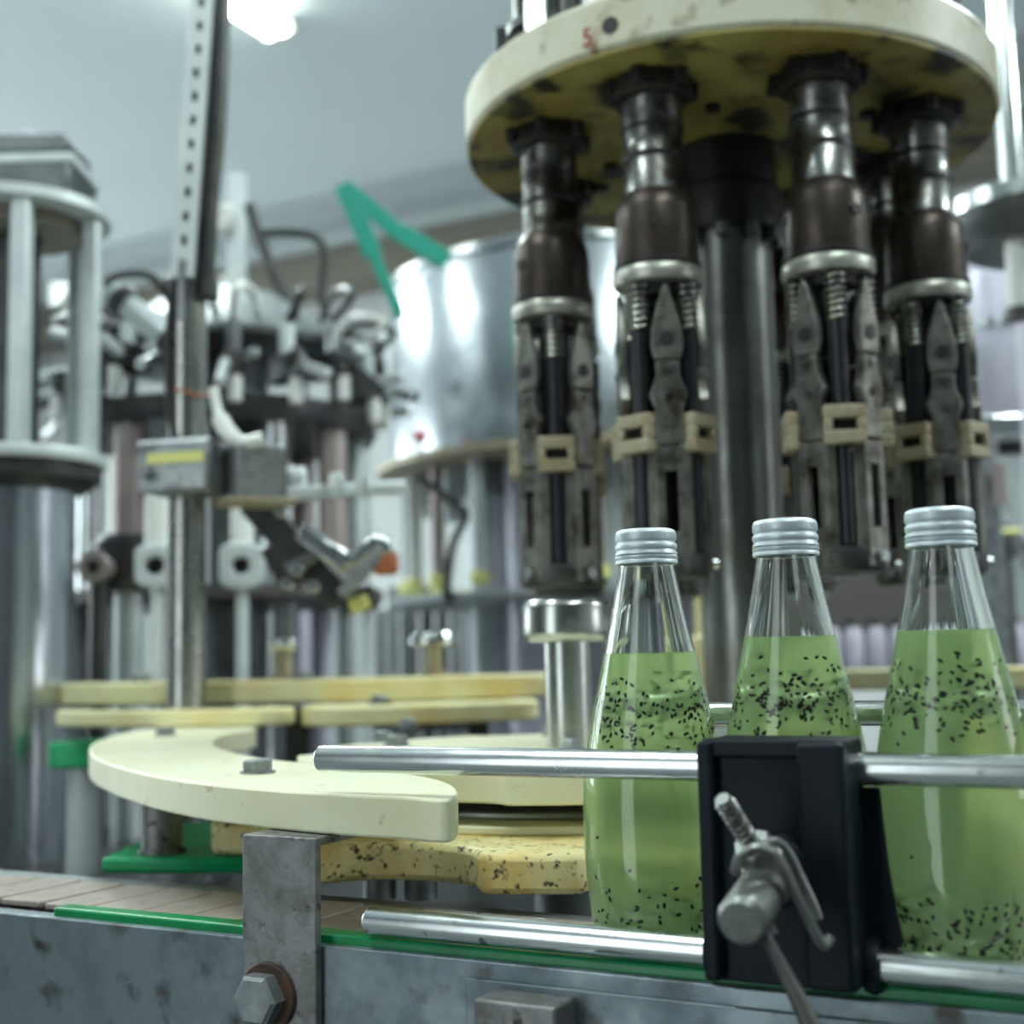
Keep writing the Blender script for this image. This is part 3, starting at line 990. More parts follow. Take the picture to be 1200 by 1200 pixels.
def bottle_capper():
    """hangs from z = 0 downwards; everything in metres"""
    t = thing('bottle_capper', '', 'capping head')
    M = 0.001

    def lz(name, prof, mt, par=t, seg=40, closed=False):
        return MB().lathe([(r * M, z * M) for r, z in prof], seg=seg, closed=closed).build(name, mt, par, sharp=40)
    fl = lz('flange', [(0, 0), (34, 0), (36, -3), (36, -16), (31, -20), (28, -20), (0, -20)], 'grease_black')
    for k in range(6):
        a = math.radians(60 * k + 20)
        MB().hexbolt((0.036 * math.cos(a), 0.036 * math.sin(a), -0.001), (0, 0, -1), 0.013, 0.014).build('flange_bolt', 'grease_black', fl)
    lz('sleeve', [(0, -18), (26.5, -18), (26.5, -46), (26.0, -47), (26.0, -72), (26.8, -73), (26.8, -122), (0, -122)], 'head_steel')
    lz('groove_ring', [(26.2, -44), (27.2, -44.5), (27.2, -48), (26.2, -48.5)], 'grease_black', closed=True)
    lz('groove_ring', [(26.2, -70), (27.6, -70.5), (27.6, -75), (26.2, -75.5)], 'grease_black', closed=True)
    hs = lz('housing', [(0, -104), (26.9, -104), (29.5, -107), (33.5, -114), (35.3, -121), (36.0, -142), (36.5, -160), (36.0, -168), (0, -168)], 'head_bronze')
    for a in (0.6, 2.7, 4.8):
        d = Vector((math.cos(a), math.sin(a), 0))
        MB().cyl(d * 0.034 + Vector((0, 0, -0.136)), d * 0.0372 + Vector((0, 0, -0.136)), 0.0055, seg=16).build('grub_screw', 'grease_black', hs)
    lz('seal_ring', [(30, -167.8), (38.0, -168), (38.5, -171), (37, -174), (30, -174)], 'grease_black', closed=True)
    lz('collar', [(20, -173.8), (38, -174), (39.5, -176), (39.5, -184), (38, -187), (20, -187)], 'collar', closed=True)
    lz('core', [(0, -186), (24, -186), (24, -196), (15, -200), (14, -330), (11, -335), (11, -425), (0, -425)], 'grease_black')
    lz('mid_ring', [(14, -300), (27, -300), (27, -318), (14, -318)], 'grease_black', closed=True)
    for k in range(4):
        a = math.radians(90 * k)
        d = Vector((math.cos(a), math.sin(a), 0))
        tv = Vector((-math.sin(a), math.cos(a), 0))
        p = d * 0.029
        rd = MB().cyl(p + Vector((0, 0, -0.1869)), p + Vector((0, 0, -0.230)), 0.0052, seg=16)
        rd.cyl(p + Vector((0, 0, -0.230)), p + Vector((0, 0, -0.306)), 0.0078, seg=20)
        rd.build('push_rod', 'rod_blue', t)
        MB().spring(p + Vector((0, 0, -0.1885)), p + Vector((0, 0, -0.2295)), 0.0080, 0.0015, 7, 6, 12).build('spring', 'spring_steel', t)
        # slotted block made of four bars round a slot
        bm = MB()
        for dz in (0.0105, -0.0105):
            bm.box(p + d * 0.006 + Vector((0, 0, -0.320 + dz)), (0.018, 0.034, 0.011), a)
        for dt in (0.0135, -0.0135):
            bm.box(p + d * 0.006 + tv * dt + Vector((0, 0, -0.320)), (0.018, 0.007, 0.0101), a)
        bl = bm.build('slotted_block', 'block_brass', t, 0.0015)
        MB().box(p + Vector((0, 0, -0.320)), (0.012, 0.020, 0.0098), a).build('slot_core', 'grease_black', bl)
        for dt in (-0.0115, 0.0115):
            MB().box(p + d * 0.002 + tv * dt + Vector((0, 0, -0.378)), (0.007, 0.0085, 0.094), a).build('side_bar', 'jaw_steel', t, 0.001)
        MB().cyl(p + d * 0.001 + Vector((0, 0, -0.332)), p + d * 0.001 + Vector((0, 0, -0.418)), 0.006, seg=16).build('lower_rod', 'rod_blue', t)
    for k in range(4):
        a = math.radians(90 * k + 45)
        d = Vector((math.cos(a), math.sin(a), 0))
        tv = Vector((-math.sin(a), math.cos(a), 0))
        kite = [(0, -0.193), (0.003, -0.198), (0.0125, -0.232), (0.0135, -0.246), (0.011, -0.258), (-0.011, -0.258), (-0.0135, -0.246), (-0.0125, -0.232), (-0.003, -0.198)]
        jw = MB().plate(kite, d * 0.031, tv, (0, 0, 1), 0.007).build('jaw_tip', 'jaw_steel', t, 0.001)
        MB().cyl(d * 0.036 + Vector((0, 0, -0.241)), d * 0.0392 + Vector((0, 0, -0.241)), 0.0062, seg=18).build('pivot_hole', 'black_rubber', jw)
        link = [(0.010, -0.260), (0.0095, -0.272), (0.016, -0.288), (0.0115, -0.300), (0.0115, -0.330), (-0.0115, -0.330), (-0.0115, -0.300), (-0.016, -0.288), (-0.0095, -0.272), (-0.010, -0.260)]
        lk = MB().plate(link, d * 0.029, tv, (0, 0, 1), 0.009).build('jaw_link', 'jaw_steel', t, 0.001)
        for dz in (-0.266, -0.291):
            MB().cyl(d * 0.034 + Vector((0, 0, dz)), d * 0.0398 + Vector((0, 0, dz)), 0.0036, seg=14).build('link_pin', 'head_steel', lk)
        # lower jaw plate with a slot: two legs joined top and bottom
        lp = MB()
        for dt in (-0.0095, 0.0095):
            lp.box(d * 0.033 + tv * dt + Vector((0, 0, -0.384)), (0.007, 0.0075, 0.104), a)
        lp.box(d * 0.033 + Vector((0, 0, -0.342)), (0.007, 0.0115, 0.020), a)
        lp.box(d * 0.033 + Vector((0, 0, -0.420)), (0.007, 0.0115, 0.032), a)
        lp.build('jaw_plate', 'jaw_steel', t, 0.0008)
        MB().cyl(d * 0.0366 + Vector((0, 0, -0.428)), d * 0.0425 + Vector((0, 0, -0.428)), 0.0050, seg=16).build('jaw_roller', 'steel_bright', t)
    lz('chuck_ring', [(12, -418), (36, -420), (37, -424), (37, -436), (34, -440), (12, -440)], 'dark_metal', closed=True)
    return t


HEADS = [('greasy capping head hanging at the far left of the turret', 198),
         ('greasy capping head above the leftmost bottle', 241),
         ('greasy capping head above the gap between the middle and right bottles', 286),
         ('dark greasy capping head above the rightmost bottle', 331),
         ('greasy capping head hidden at the back right of the turret', 16),
         ('greasy capping head hidden at the back of the turret', 61),
         ('greasy capping head at the back behind the centre column', 106),
         ('greasy capping head at the back left of the turret', 151)]
RH = 0.190
proto = bottle_capper()
for i, (lab, ang) in enumerate(HEADS):
    h = proto if i == 0 else copy_tree(proto)
    a = math.radians(ang)
    h.location = (TUR.x + RH * math.cos(a), TUR.y + RH * math.sin(a), ZD - 0.0003)
    h.rotation_euler = (0, 0, a + math.radians(-20 if i != 1 else -14))
    h['label'] = lab
    h['group'] = 'capping heads under the turret disc'


# ================================================================== far guide plates behind the star wheel
def far_guides():
    def slab_from(name, label, top, bot, z0, z1, mt, bolts=()):
        """outline: near edge points then far edge points, as (px, depth)"""
        org = at(top[0][0], 790, top[0][1])
        t = thing(name, label, 'guide plate', (org.x, org.y, 0))
        pts = []
        for px, d in top + list(reversed(bot)):
            q = at(px, 790, d)
            pts.append((q.x - org.x, q.y - org.y))
        loop = smooth_loop(pts, 4)
        MB().prism(loop, z0, z1).build('plate', mt, t, 0.003, sharp=50)
        for px, d in bolts:
            q = at(px, 790, d)
            MB().hexbolt((q.x - org.x, q.y - org.y, z1), (0, 0, 1), 0.02, 0.009, 0.014).build('bolt', 'steel_dull', t)
        return t
    slab_from('far_guide', 'long yellowed plastic guide plate highest of those behind the star wheel',
              [(72, 1.72), (150, 1.62), (250, 1.585), (360, 1.57), (480, 1.57), (600, 1.60), (655, 1.64)],
              [(85, 1.80), (150, 1.76), (250, 1.72), (360, 1.71), (480, 1.71), (600, 1.72), (650, 1.72)], 1.094, 1.121, 'poly_far', ((352, 1.63), (166, 1.70)))
    slab_from('far_guide', 'yellowed plastic guide plate low behind the steel pole, nearest the green foot',
              [(70, 1.56), (140, 1.50), (250, 1.47), (335, 1.47)], [(80, 1.60), (140, 1.53), (218, 1.512), (250, 1.512), (335, 1.53)], 1.073, 1.092, 'poly_far')
    slab_from('far_guide', 'cream plastic guide plate low behind the star wheel shaft, right of the dark spacer',
              [(366, 1.47), (480, 1.47), (560, 1.50), (625, 1.53)], [(366, 1.57), (480, 1.58), (560, 1.60), (620, 1.60)], 1.070, 1.092, 'poly_far', ((445, 1.52),))
    slab_from('far_guide', 'brown stained plastic guide plate far behind the middle and right bottles',
              [(890, 1.61), (950, 1.585), (1020, 1.55), (1120, 1.50), (1230, 1.46)], [(890, 1.71), (950, 1.69), (1020, 1.66), (1120, 1.62), (1230, 1.58)], 1.094, 1.118, 'poly_far')
    # dark spacers between the tiers and short stand posts
    for px, d, lab in ((350, 1.52, 'dark square spacer between two cream guide plates'), (205, 1.66, 'dark spacer under the long guide plate by the pole'), (560, 1.66, 'dark spacer under the long guide plate near the shaft')):
        q = at(px, 800, d)
        t = thing('spacer_block', lab, 'spacer', (q.x, q.y, 0.9), 0)
        MB().box((0, 0, 0.0965), (0.026, 0.026, 0.193)).build('post', 'dark_metal', t, 0.002)
        MB().box((0, 0, 0.004), (0.05, 0.05, 0.008)).build('foot', 'dark_metal', t, 0.002)
    for px, py0, py1, d, rc, lab in ((508, 795, 742, 1.66, 0.031, 'small steel post with round disc cap standing on the far guide'), (332, 795, 748, 1.66, 0.019, 'small pale knob standing on the far guide left of the disc post')):
        q = at(px, py0, d)
        top = at(px, py1, d).z
        t = thing('locating_post', lab, 'post', (q.x, q.y, 1.121))
        h = top - 1.121
        MB().lathe([(0.0, 0), (0.016, 0), (0.016, 0.006), (0.011, 0.008), (0.011, h - 0.016), (0.0, h - 0.016)], seg=28).build('stem', 'block_brass', t)
        MB().lathe([(0.0, h - 0.017), (rc * 0.8, h - 0.016), (rc, h - 0.012), (rc, h - 0.004), (rc * 0.9, h), (0.0, h)], seg=36).build('cap', 'steel_bright', t, sharp=50)
    # second green foot far left
    q = onz(100, 868, 1.055)
    t = thing('green_pad_stand', 'small green plastic foot on a pale post under the far guide', 'guide block', (q.x, q.y, 0.9))
    MB().prism(rect_round(0.075, 0.06, 0.015), 0.125, 0.155).build('pad', 'green_plastic', t, 0.003)
    MB().cyl((0, 0, 0), (0, 0, 0.1248), 0.02, seg=24).build('post', 'white_steel', t)


far_guides()


# ================================================================== steel pole with clamp blocks
def pole():
    d = 1.545
    b = at(218, 845, d)
    zt = at(221, 322, d).z
    t = thing('steel_pole', 'tall bright steel pole standing behind the curved guide', 'pole', (b.x, b.y, 0.9))
    MB().cyl((0, 0, 0), (0, 0, zt - 0.9), 0.0225, seg=40).build('tube', 'shaft_steel', t)
    MB().lathe([(0.0226, 0), (0.05, 0), (0.05, 0.014), (0.03, 0.02), (0.0226, 0.02)], seg=36, closed=True).build('foot_flange', 'steel_dull', t)
    zr = at(221, 463, d).z - 0.9
    MB().tube([(0.0242 * math.cos(a), 0.0242 * math.sin(a), zr + 0.004 * math.sin(a * 2)) for a in [i * math.pi / 12 for i in range(24)]], 0.0018, 6, closed=True).build('rusty_wire', 'orange_rust', t)
    # perforated strip leaning up from the pole top: two edges and rungs so that the slots are open
    p0, p1 = at(213, 325, d - 0.05), at(241, -60, d - 0.05)
    s = thing('perforated_strip', 'perforated pale steel strip rising from the pole to the ceiling', 'cable strip', p0)
    kk = (CEIL - 0.004 - p0.z) / (p1.z - p0.z)
    v = (p1 - p0) * kk
    dirv = v.normalized()
    side = Vector((1, 0, 0))
    for sgn in (-1, 1):
        MB().bar(side * sgn * 0.0086, v + side * sgn * 0.0086, 0.004, 0.010).build('edge_strip', 'white_steel', s)
    MB().bar(Vector((0, 0.010, 0)), v + Vector((0, 0.010, 0)), 0.004, 0.026).build('back_channel', 'grey_metal', s)
    n = int(14 * kk)
    for k in range(n + 1):
        c = v * (k / n)
        MB().bar(c - dirv * 0.0085, c + dirv * 0.0085, 0.0036, 0.0074).build('rung', 'white_steel', s)
    k0 = Vector((0, 0, -0.05))
    MB().bar(k0, Vector((0, 0, 0.02)), 0.018, 0.004).build('tab', 'steel_dull', s)
    for k, (pts, r, m_) in enumerate((([(256, -60), (252, 60), (246, 160), (238, 240), (222, 290), (206, 330), (199, 400), (200, 470), (206, 512)], 0.0060, 'black_rubber'),
                                      ([(262, -60), (259, 60), (254, 160), (247, 230), (243, 300), (241, 330)], 0.0105, 'dark_metal'),
                                      ([(248, -60), (246, 60), (243, 150), (238, 210), (232, 260), (230, 318)], 0.0055, 'dark_metal'))):
        P = [at(x, y, d - 0.006 * (3 - k)) for x, y in pts]
        e0 = (P[0] - P[1]).normalized()
        P.insert(0, P[0] + e0 * ((CEIL - 0.003 - P[0].z) / e0.z))
        o0 = P[0]
        t2 = thing('cable', ('black cable sagging round the pole top', 'grey conduit hanging beside the perforated strip', 'thin dark cable behind the perforated strip')[k], 'cable', o0)
        MB().tube(curve3([p - o0 for p in P], 5), r, 10).build('sheath', m_, t2)
        e = P[-1] - o0
        MB().tube([e, e + Vector((0, 0, -0.02))], r * 1.5, 10).build('end_fitting', 'dark_metal', t2)
    # clamp block
    c = at(222, 552, d - 0.02)
    t3 = thing('pole_clamp', 'grey steel clamp block gripping the pole with a yellow stripe', 'clamp', c, math.radians(-14))
    MB().box((0.0, 0, 0.0), (0.086, 0.080, 0.056)).build('block', 'steel_dull', t3, 0.003)
    MB().box((0.004, -0.0412, 0.010), (0.070, 0.002, 0.012)).build('stripe', 'yellow_nozzle', t3)
    MB().box((0.0, -0.005, 0.0295), (0.088, 0.07, 0.003)).build('top_plate', 'steel_bright', t3)
    MB().hexbolt((-0.032, -0.0405, -0.006), (0, -1, 0), 0.014, 0.008, 0.010).build('bolt', 'steel_dull', t3)
    c2 = at(297, 555, d - 0.02)
    t4 = thing('arm_block', 'square steel block with brown end face beside the pole clamp', 'clamp', c2, math.radians(32))
    MB().box((0, 0, 0), (0.058, 0.050, 0.062)).build('block', 'steel_dull', t4, 0.002)
    MB().box((0.0302, 0, 0), (0.002, 0.048, 0.058)).build('end_face', 'brown_block', t4)
    MB().box((0, 0, -0.0345), (0.085, 0.066, 0.006)).build('base_plate', 'block_brass', t4, 0.001)
    MB().box((-0.052, 0.03, 0.0), (0.07, 0.022, 0.022)).build('tie_bar', 'steel_dull', t4, 0.002)
    P = [at(250, 455, d - 0.03), at(256, 485, d - 0.035), at(266, 505, d - 0.04), at(283, 519, d - 0.045), at(308, 515, d - 0.045)]
    t5 = thing('cream_lever', 'cream plastic bent lever on top of the arm block', 'lever', P[-2])
    MB().tube(curve3([p - P[-2] for p in P], 5), [0.006] * 6 + [0.010] * 8 + [0.0085] * 7, 12).build('handle', 'white_plastic', t5)
    MB().cyl((0, 0, -0.014), (0, 0, -0.004), 0.009, seg=20).build('pivot', 'steel_dull', t5)
    # pale horizontal arm to the right
    a0, a1 = at(322, 580, d), at(472, 571, d + 0.10)
    t6 = thing('reach_bar', 'pale steel arm reaching from the block towards the tank ring', 'arm', a0)
    MB().bar((0, 0, 0), a1 - a0, 0.022, 0.016).build('bar', 'white_steel', t6, 0.003)
    for px, py, r in ((345, 560, 0.016), (395, 566, 0.009), (425, 566, 0.009)):
        q = at(px, py, d + 0.03) - a0
        MB().lathe([(0, 0.012), (r * 0.8, 0.012), (r, 0.006), (r, -0.008), (r * 0.7, -0.018), (0, -0.018)], q, seg=20).build('knob', 'white_steel', t6)


pole()


def lever_clamp():
    d = 1.60
    o0 = at(300, 592, d)
    t = thing('toggle_clamp', 'dark toggle clamp arm with bright straps and an orange stop below the pale arm', 'clamp', o0)

    def L(px, py, dd=0.0):
        return at(px, py, d + dd) - o0
    MB().bar(L(296, 588), L(402, 704), 0.040, 0.036).build('arm', 'dark_metal', t, 0.004)
    MB().bar(L(352, 622, -0.03), L(410, 664, -0.03), 0.020, 0.024).build('strap', 'steel_bright', t, 0.004)
    MB().bar(L(408, 662, -0.03), L(444, 630, -0.03), 0.014, 0.016).build('strap', 'steel_bright', t, 0.003)
    MB().bar(L(442, 630, -0.03), L(456, 648, -0.03), 0.012, 0.014).build('strap', 'steel_bright', t, 0.003)
    MB().bar(L(400, 698, -0.03), L(446, 648, -0.03), 0.012, 0.016).build('strap', 'steel_dull', t, 0.003)
    MB().lathe([(0, 0.014), (0.012, 0.014), (0.016, 0.008), (0.016, -0.010), (0.010, -0.014), (0, -0.014)], L(452, 660, -0.02), seg=20).build('stop', 'orange_rust', t)
    MB().bar(L(336, 668, -0.03), L(372, 650, -0.03), 0.018, 0.016).build('side_link', 'grey_metal', t, 0.003)
    for px, py in ((338, 684), (350, 668), (368, 688), (408, 656), (330, 600)):
        MB().hexbolt(L(px, py, -0.045), (0, -1, 0), 0.015, 0.012).build('bolt', 'steel_bright', t)
    MB().bar(L(410, 712), L(432, 704), 0.020, 0.018).build('pad', 'yellow_nozzle', t, 0.003)
    MB().bar(L(404, 706, 0.02), L(440, 700, 0.02), 0.030, 0.03).build('foot_block', 'dark_metal', t, 0.003)
    MB().bar(L(318, 640, 0.03), L(345, 690, 0.03), 0.028, 0.028).build('rear_link', 'dark_metal', t, 0.003)


lever_clamp()


# ================================================================== left column machine
def left_machine():
    d = 1.75
    c = at(10, 800, d)

    def z(py):
        return at(10, py, d).z - 0.9
    t = thing('machine_column', 'thick pale steel column with flange and cage posts at the left edge', 'machine', (c.x, c.y, 0.9))
    MB().cyl((0, 0, 0), (0, 0, z(578)), 0.082, seg=56).build('column', 'tank_steel', t)
    MB().lathe([(0, z(578)), (0.092, z(578)), (0.112, z(566)), (0.114, z(549)), (0, z(549))], seg=56).build('lower_flange', 'dark_metal', t)
    MB().lathe([(0, z(549) + 0.0003), (0.120, z(549) + 0.0003), (0.121, z(547)), (0.121, z(537)), (0.120, z(535)), (0, z(535))], seg=56).build('flange', 'white_steel', t, sharp=50)
    for a, w in ((-66, 0.024), (-4, 0.021), (-128, 0.022), (60, 0.022), (150, 0.022)):
        p = Vector((0.105 * math.cos(math.radians(a)), 0.105 * math.sin(math.radians(a)), 0))
        MB().box(p + Vector((0, 0, (z(535) + z(262)) / 2)), (w, w, z(262) - z(535) - 0.001), 0.0).build('cage_post', 'white_steel', t, 0.003)
    MB().lathe([(0, z(262)), (0.122, z(262)), (0.124, z(261)), (0.124, z(250)), (0, z(250))], seg=56).build('top_plate', 'white_steel', t, sharp=50)
    MB().cyl((0, 0, z(262) - 0.02), (0, 0, z(262) - 0.0003), 0.085, seg=40).build('bearing', 'beam_brown', t)
    g = MB().box((0.02, 0, z(223)), (0.14, 0.12, z(200) - z(249))).build('gearbox', 'grey_metal', t, 0.006)
    MB().box((0.02, 0, z(186)), (0.125, 0.11, z(174) - z(196))).build('gearbox_lid', 'grey_metal', g, 0.004)
    MB().box((0.02, 0, z(205)), (0.15, 0.125, 0.012)).build('gearbox_band', 'white_steel', g, 0.002)
    MB().cyl((0.01, 0, z(175)), (0.01, 0, z(155)), 0.012, seg=16).build('vent', 'white_steel', g)
    # pipe tee inside the cage
    MB().cyl((0, 0, z(534)), (0, 0, z(270)), 0.032, seg=28).build('inner_shaft', 'dark_metal', t)


left_machine()


# ================================================================== rinser carousel, far left
def rinser():
    d = 2.25
    c = at(262, 800, d)

    def z(py):
        return at(262, py, d).z - 0.9
    t = thing('rinser_carousel', 'cluttered bottle rinser carousel ringed with grippers and hoses', 'rinsing machine', (c.x, c.y, 0.9))
    MB().cyl((0, 0, 0), (0, 0, z(360)), 0.075, seg=40).build('centre_column', 'grey_metal', t)
    MB().lathe([(0.06, z(712)), (0.265, z(712)), (0.27, z(708)), (0.27, z(696)), (0.06, z(696))], seg=64, closed=True).build('lower_ring', 'brown_block', t)
    MB().lathe([(0.06, z(520)), (0.255, z(520)), (0.26, z(514)), (0.26, z(494)), (0.06, z(488))], seg=64, closed=True).build('middle_ring', 'dark_metal', t)
    MB().lathe([(0.05, z(430)), (0.23, z(424)), (0.235, z(418)), (0.10, z(352)), (0.05, z(350))], seg=64, closed=True).build('cone_cover', 'steel_dull', t)
    rnd = random.Random(11)
    for k in range(18):
        a = 2 * math.pi * k / 18 + 0.1
        dv = Vector((math.cos(a), math.sin(a), 0))
        tv = Vector((-math.sin(a), math.cos(a), 0))
        zc = z(462) + rnd.uniform(-0.015, 0.015)
        p = dv * 0.245 + Vector((0, 0, zc))
        g = MB().box(p, (0.07, 0.034, 0.042), a, None).build('gripper', ('dark_metal', 'grey_metal')[k % 2], t, 0.004)
        for s in (-1, 1):
            q = p + dv * 0.035 + tv * s * 0.014
            MB().bar(q, q + dv * 0.055 + tv * s * 0.012 + Vector((0, 0, rnd.uniform(-0.05, 0.02))), 0.014, 0.016).build('finger', ('steel_bright', 'white_steel', 'dark_metal')[(k + s) % 3], g, 0.002)
        MB().cyl(p + Vector((0, 0, 0.02)), p + Vector((0, 0, 0.075)), 0.013, seg=16).build('valve', ('white_steel', 'steel_bright', 'grey_metal')[k % 3], g)
        MB().cyl(p + dv * 0.03 + Vector((0, 0, -0.06)), p + dv * 0.03 + Vector((0, 0, -0.02)), 0.011, seg=14).build('nozzle', 'white_plastic', g)
        P = [p + Vector((0, 0, 0.07)), p + dv * 0.05 + Vector((0, 0, 0.11)), p - dv * 0.02 + tv * 0.03 + Vector((0, 0, 0.13)), dv * 0.17 + tv * 0.04 + Vector((0, 0, z(410))), dv * 0.14 + Vector((0, 0, z(400)))]
        MB().tube(curve3(P, 4), 0.0065, 8).build('hose', ('black_rubber', 'dark_metal', 'white_plastic')[k % 3], g)
    for k in range(12):
        a = 2 * math.pi * k / 12 + 0.05
        dv = Vector((math.cos(a), math.sin(a), 0))
        p = dv * 0.225
        MB().cyl(p + Vector((0, 0, z(696))), p + Vector((0, 0, z(520))), 0.016 + 0.004 * (k % 3), seg=20).build('guide_tube', ('white_steel', 'steel_bright', 'pink_copper')[k % 3], t)
    for k in range(10):
        a = 2 * math.pi * (k + 0.5) / 10
        dv = Vector((math.cos(a), math.sin(a), 0))
        MB().cyl(dv * 0.235 + Vector((0, 0, 0)), dv * 0.235 + Vector((0, 0, z(712))), 0.022, seg=20).build('leg', ('white_steel', 'lavender_panel', 'grey_metal')[k % 3], t)
    # overhead arms of the rinser
    o0 = at(130, 345, 1.90)
    t2 = thing('water_pipe', 'pale slanting water pipe above the rinser left of the pole', 'pipe', o0)
    MB().tube([(0, 0, 0), at(205, 402, 1.88) - o0], 0.020, 16).build('pipe', 'white_steel', t2)
    for f_ in (0.12, 0.9):
        q = (at(205, 402, 1.88) - o0) * f_
        MB().tube([q, q + (at(205, 402, 1.88) - o0).normalized() * 0.02], 0.026, 16).build('coupling', 'dark_metal', t2)
    o0 = at(276, 420, 2.5)
    t3 = thing('frame_post', 'pale square frame post rising above the rinser right of the pole', 'post', (o0.x, o0.y, o0.z))
    MB().bar((0, 0, 0), at(279, 205, 2.5) - o0, 0.034, 0.034).build('post', 'white_steel', t3, 0.003)
    MB().box(at(262, 258, 2.48) - o0, (0.04, 0.04, 0.06)).build('lamp_box', 'white_plastic', t3, 0.01)
    MB().box(at(268, 335, 2.48) - o0, (0.03, 0.03, 0.035)).build('clip', 'white_plastic', t3, 0.006)
    for i, (P, r, m_, lab) in enumerate((
            ([(292, 240), (312, 300), (338, 355), (362, 402)], 0.012, 'dark_metal', 'dark slanting strut above the rinser right of the frame post'),
            ([(300, 275), (330, 272), (368, 278), (380, 300), (376, 350), (392, 392), (400, 420)], 0.008, 'black_rubber', 'black hose arching over the rinser below the green strap'),
            ([(262, 402), (300, 408), (345, 420), (400, 424)], 0.007, 'dark_metal', 'thin dark pipe crossing below the white cabinet'),
            ([(90, 372), (140, 384), (175, 372), (200, 384)], 0.009, 'black_rubber', 'black hose between the cage posts and the pole'),
            ([(145, 340), (152, 352), (168, 366), (182, 376)], 0.011, 'black_rubber', 'short black hose on the slanting water pipe'),
            ([(60, 392), (100, 400), (150, 412), (196, 408)], 0.013, 'grey_metal', 'grey pipe behind the cage posts below the black hose'))):
        Q = [at(x, y, 2.45 if px_far else 2.05) - Vector((c.x, c.y, 0.9)) for px_far in (P[0][0] > 240,) for x, y in P]
        th = MB().tube(curve3(Q, 5), r, 10).build('overhead_hose' if 'hose' in lab else 'overhead_pipe', m_, t, label=lab)
        MB().tube([Q[-1], Q[-1] + (Q[-1] - Q[-2]).normalized() * 0.03], r * 1.5, 10).build('fitting', 'steel_dull', th)


rinser()


def rod_clamps():
    for px, w, lab, stem_top, x2 in ((184, 46, 'white rod clamp block with round hole just left of the pole', 585, 184), (284, 50, 'white rod clamp block with round hole right of the pole', 592, 284)):
        d = 1.79 if px < 200 else 1.92
        c = at(px, 664, d)
        t = thing('rod_clamp', lab, 'clamp', c, 0.1)
        W = w * d / FPX
        # ring-like block: square outline with a through hole
        n = 24
        mb = MB()
        R = W / 2
        vs = []
        for y in (-0.022, 0.022):
            for i in range(n):
                a = 2 * math.pi * (i + 0.5) / n
                k = min(R / max(abs(math.cos(a)), 1e-6), R * 1.08 / max(abs(math.sin(a)), 1e-6), R * 1.25)
                vs.append((k * math.cos(a), y, k * math.sin(a)))
            for i in range(n):
                a = 2 * math.pi * (i + 0.5) / n
                vs.append((0.0125 * math.cos(a), y, 0.0125 * math.sin(a)))
        fs = []
        for i in range(n):
            j = (i + 1) % n
            fs += [(i, j, n + j, n + i), (2 * n + j, 2 * n + i, 3 * n + i, 3 * n + j), (i, 2 * n + i, 2 * n + j, j), (n + j, 3 * n + j, 3 * n + i, n + i)]
        mb.add(vs, fs)
        mb.build('block', 'white_steel', t, 0.003)
        MB().cyl((0, 0.0, 0), (0, 0.02, 0), 0.0122, seg=20).build('dark_bore', 'black_rubber', t)
        zt = at(px, stem_top, d).z - c.z
        MB().cyl((0, 0, R * 1.05), (0, 0, zt), 0.017, seg=24).build('stem', 'white_plastic', t)
        MB().cyl((0, 0, -R * 1.05), (0, 0, 0.9 - c.z), 0.009, seg=16).build('rod', 'white_steel', t)
    c = at(108, 664, 1.80)
    t = thing('pipe_end', 'pinkish round pipe end with dark bore beside the pale column', 'pipe', c)
    R = Matrix.Rotation(math.pi / 2, 4, 'X')
    o = MB().lathe([(0.009, 0.0), (0.020, 0.0), (0.0225, -0.003), (0.0225, -0.012), (0.018, -0.014), (0.018, -0.045), (0.009, -0.045)], seg=28, closed=True).build('flanged_pipe', 'pink_copper', t)
    o.matrix_basis = R
    MB().cyl((0, 0.01, 0), (0, 0.012, 0), 0.0092, seg=20).build('bore', 'black_rubber', t)
    MB().cyl((0, 0.03, -0.018), (0, 0.03, 0.9 - c.z), 0.012, seg=20).build('stand', 'dark_metal', t)
    c = at(152, 660, 1.90)
    t = thing('dark_drum', 'dark green drum between the pipe end and the white rod clamp', 'drum', (c.x, c.y, 0.9))
    MB().lathe([(0, at(152, 694, 1.90).z - 0.9), (0.045, at(152, 694, 1.90).z - 0.9), (0.05, at(152, 688, 1.90).z - 0.9), (0.05, at(152, 636, 1.90).z - 0.9), (0.04, at(152, 628, 1.90).z - 0.9), (0, at(152, 628, 1.90).z - 0.9)], seg=32).build('shell', 'dark_metal', t)
    MB().cyl((0, 0, 0), (0, 0, at(152, 694, 1.90).z - 0.9), 0.02, seg=20).build('stand', 'white_steel', t)


rod_clamps()


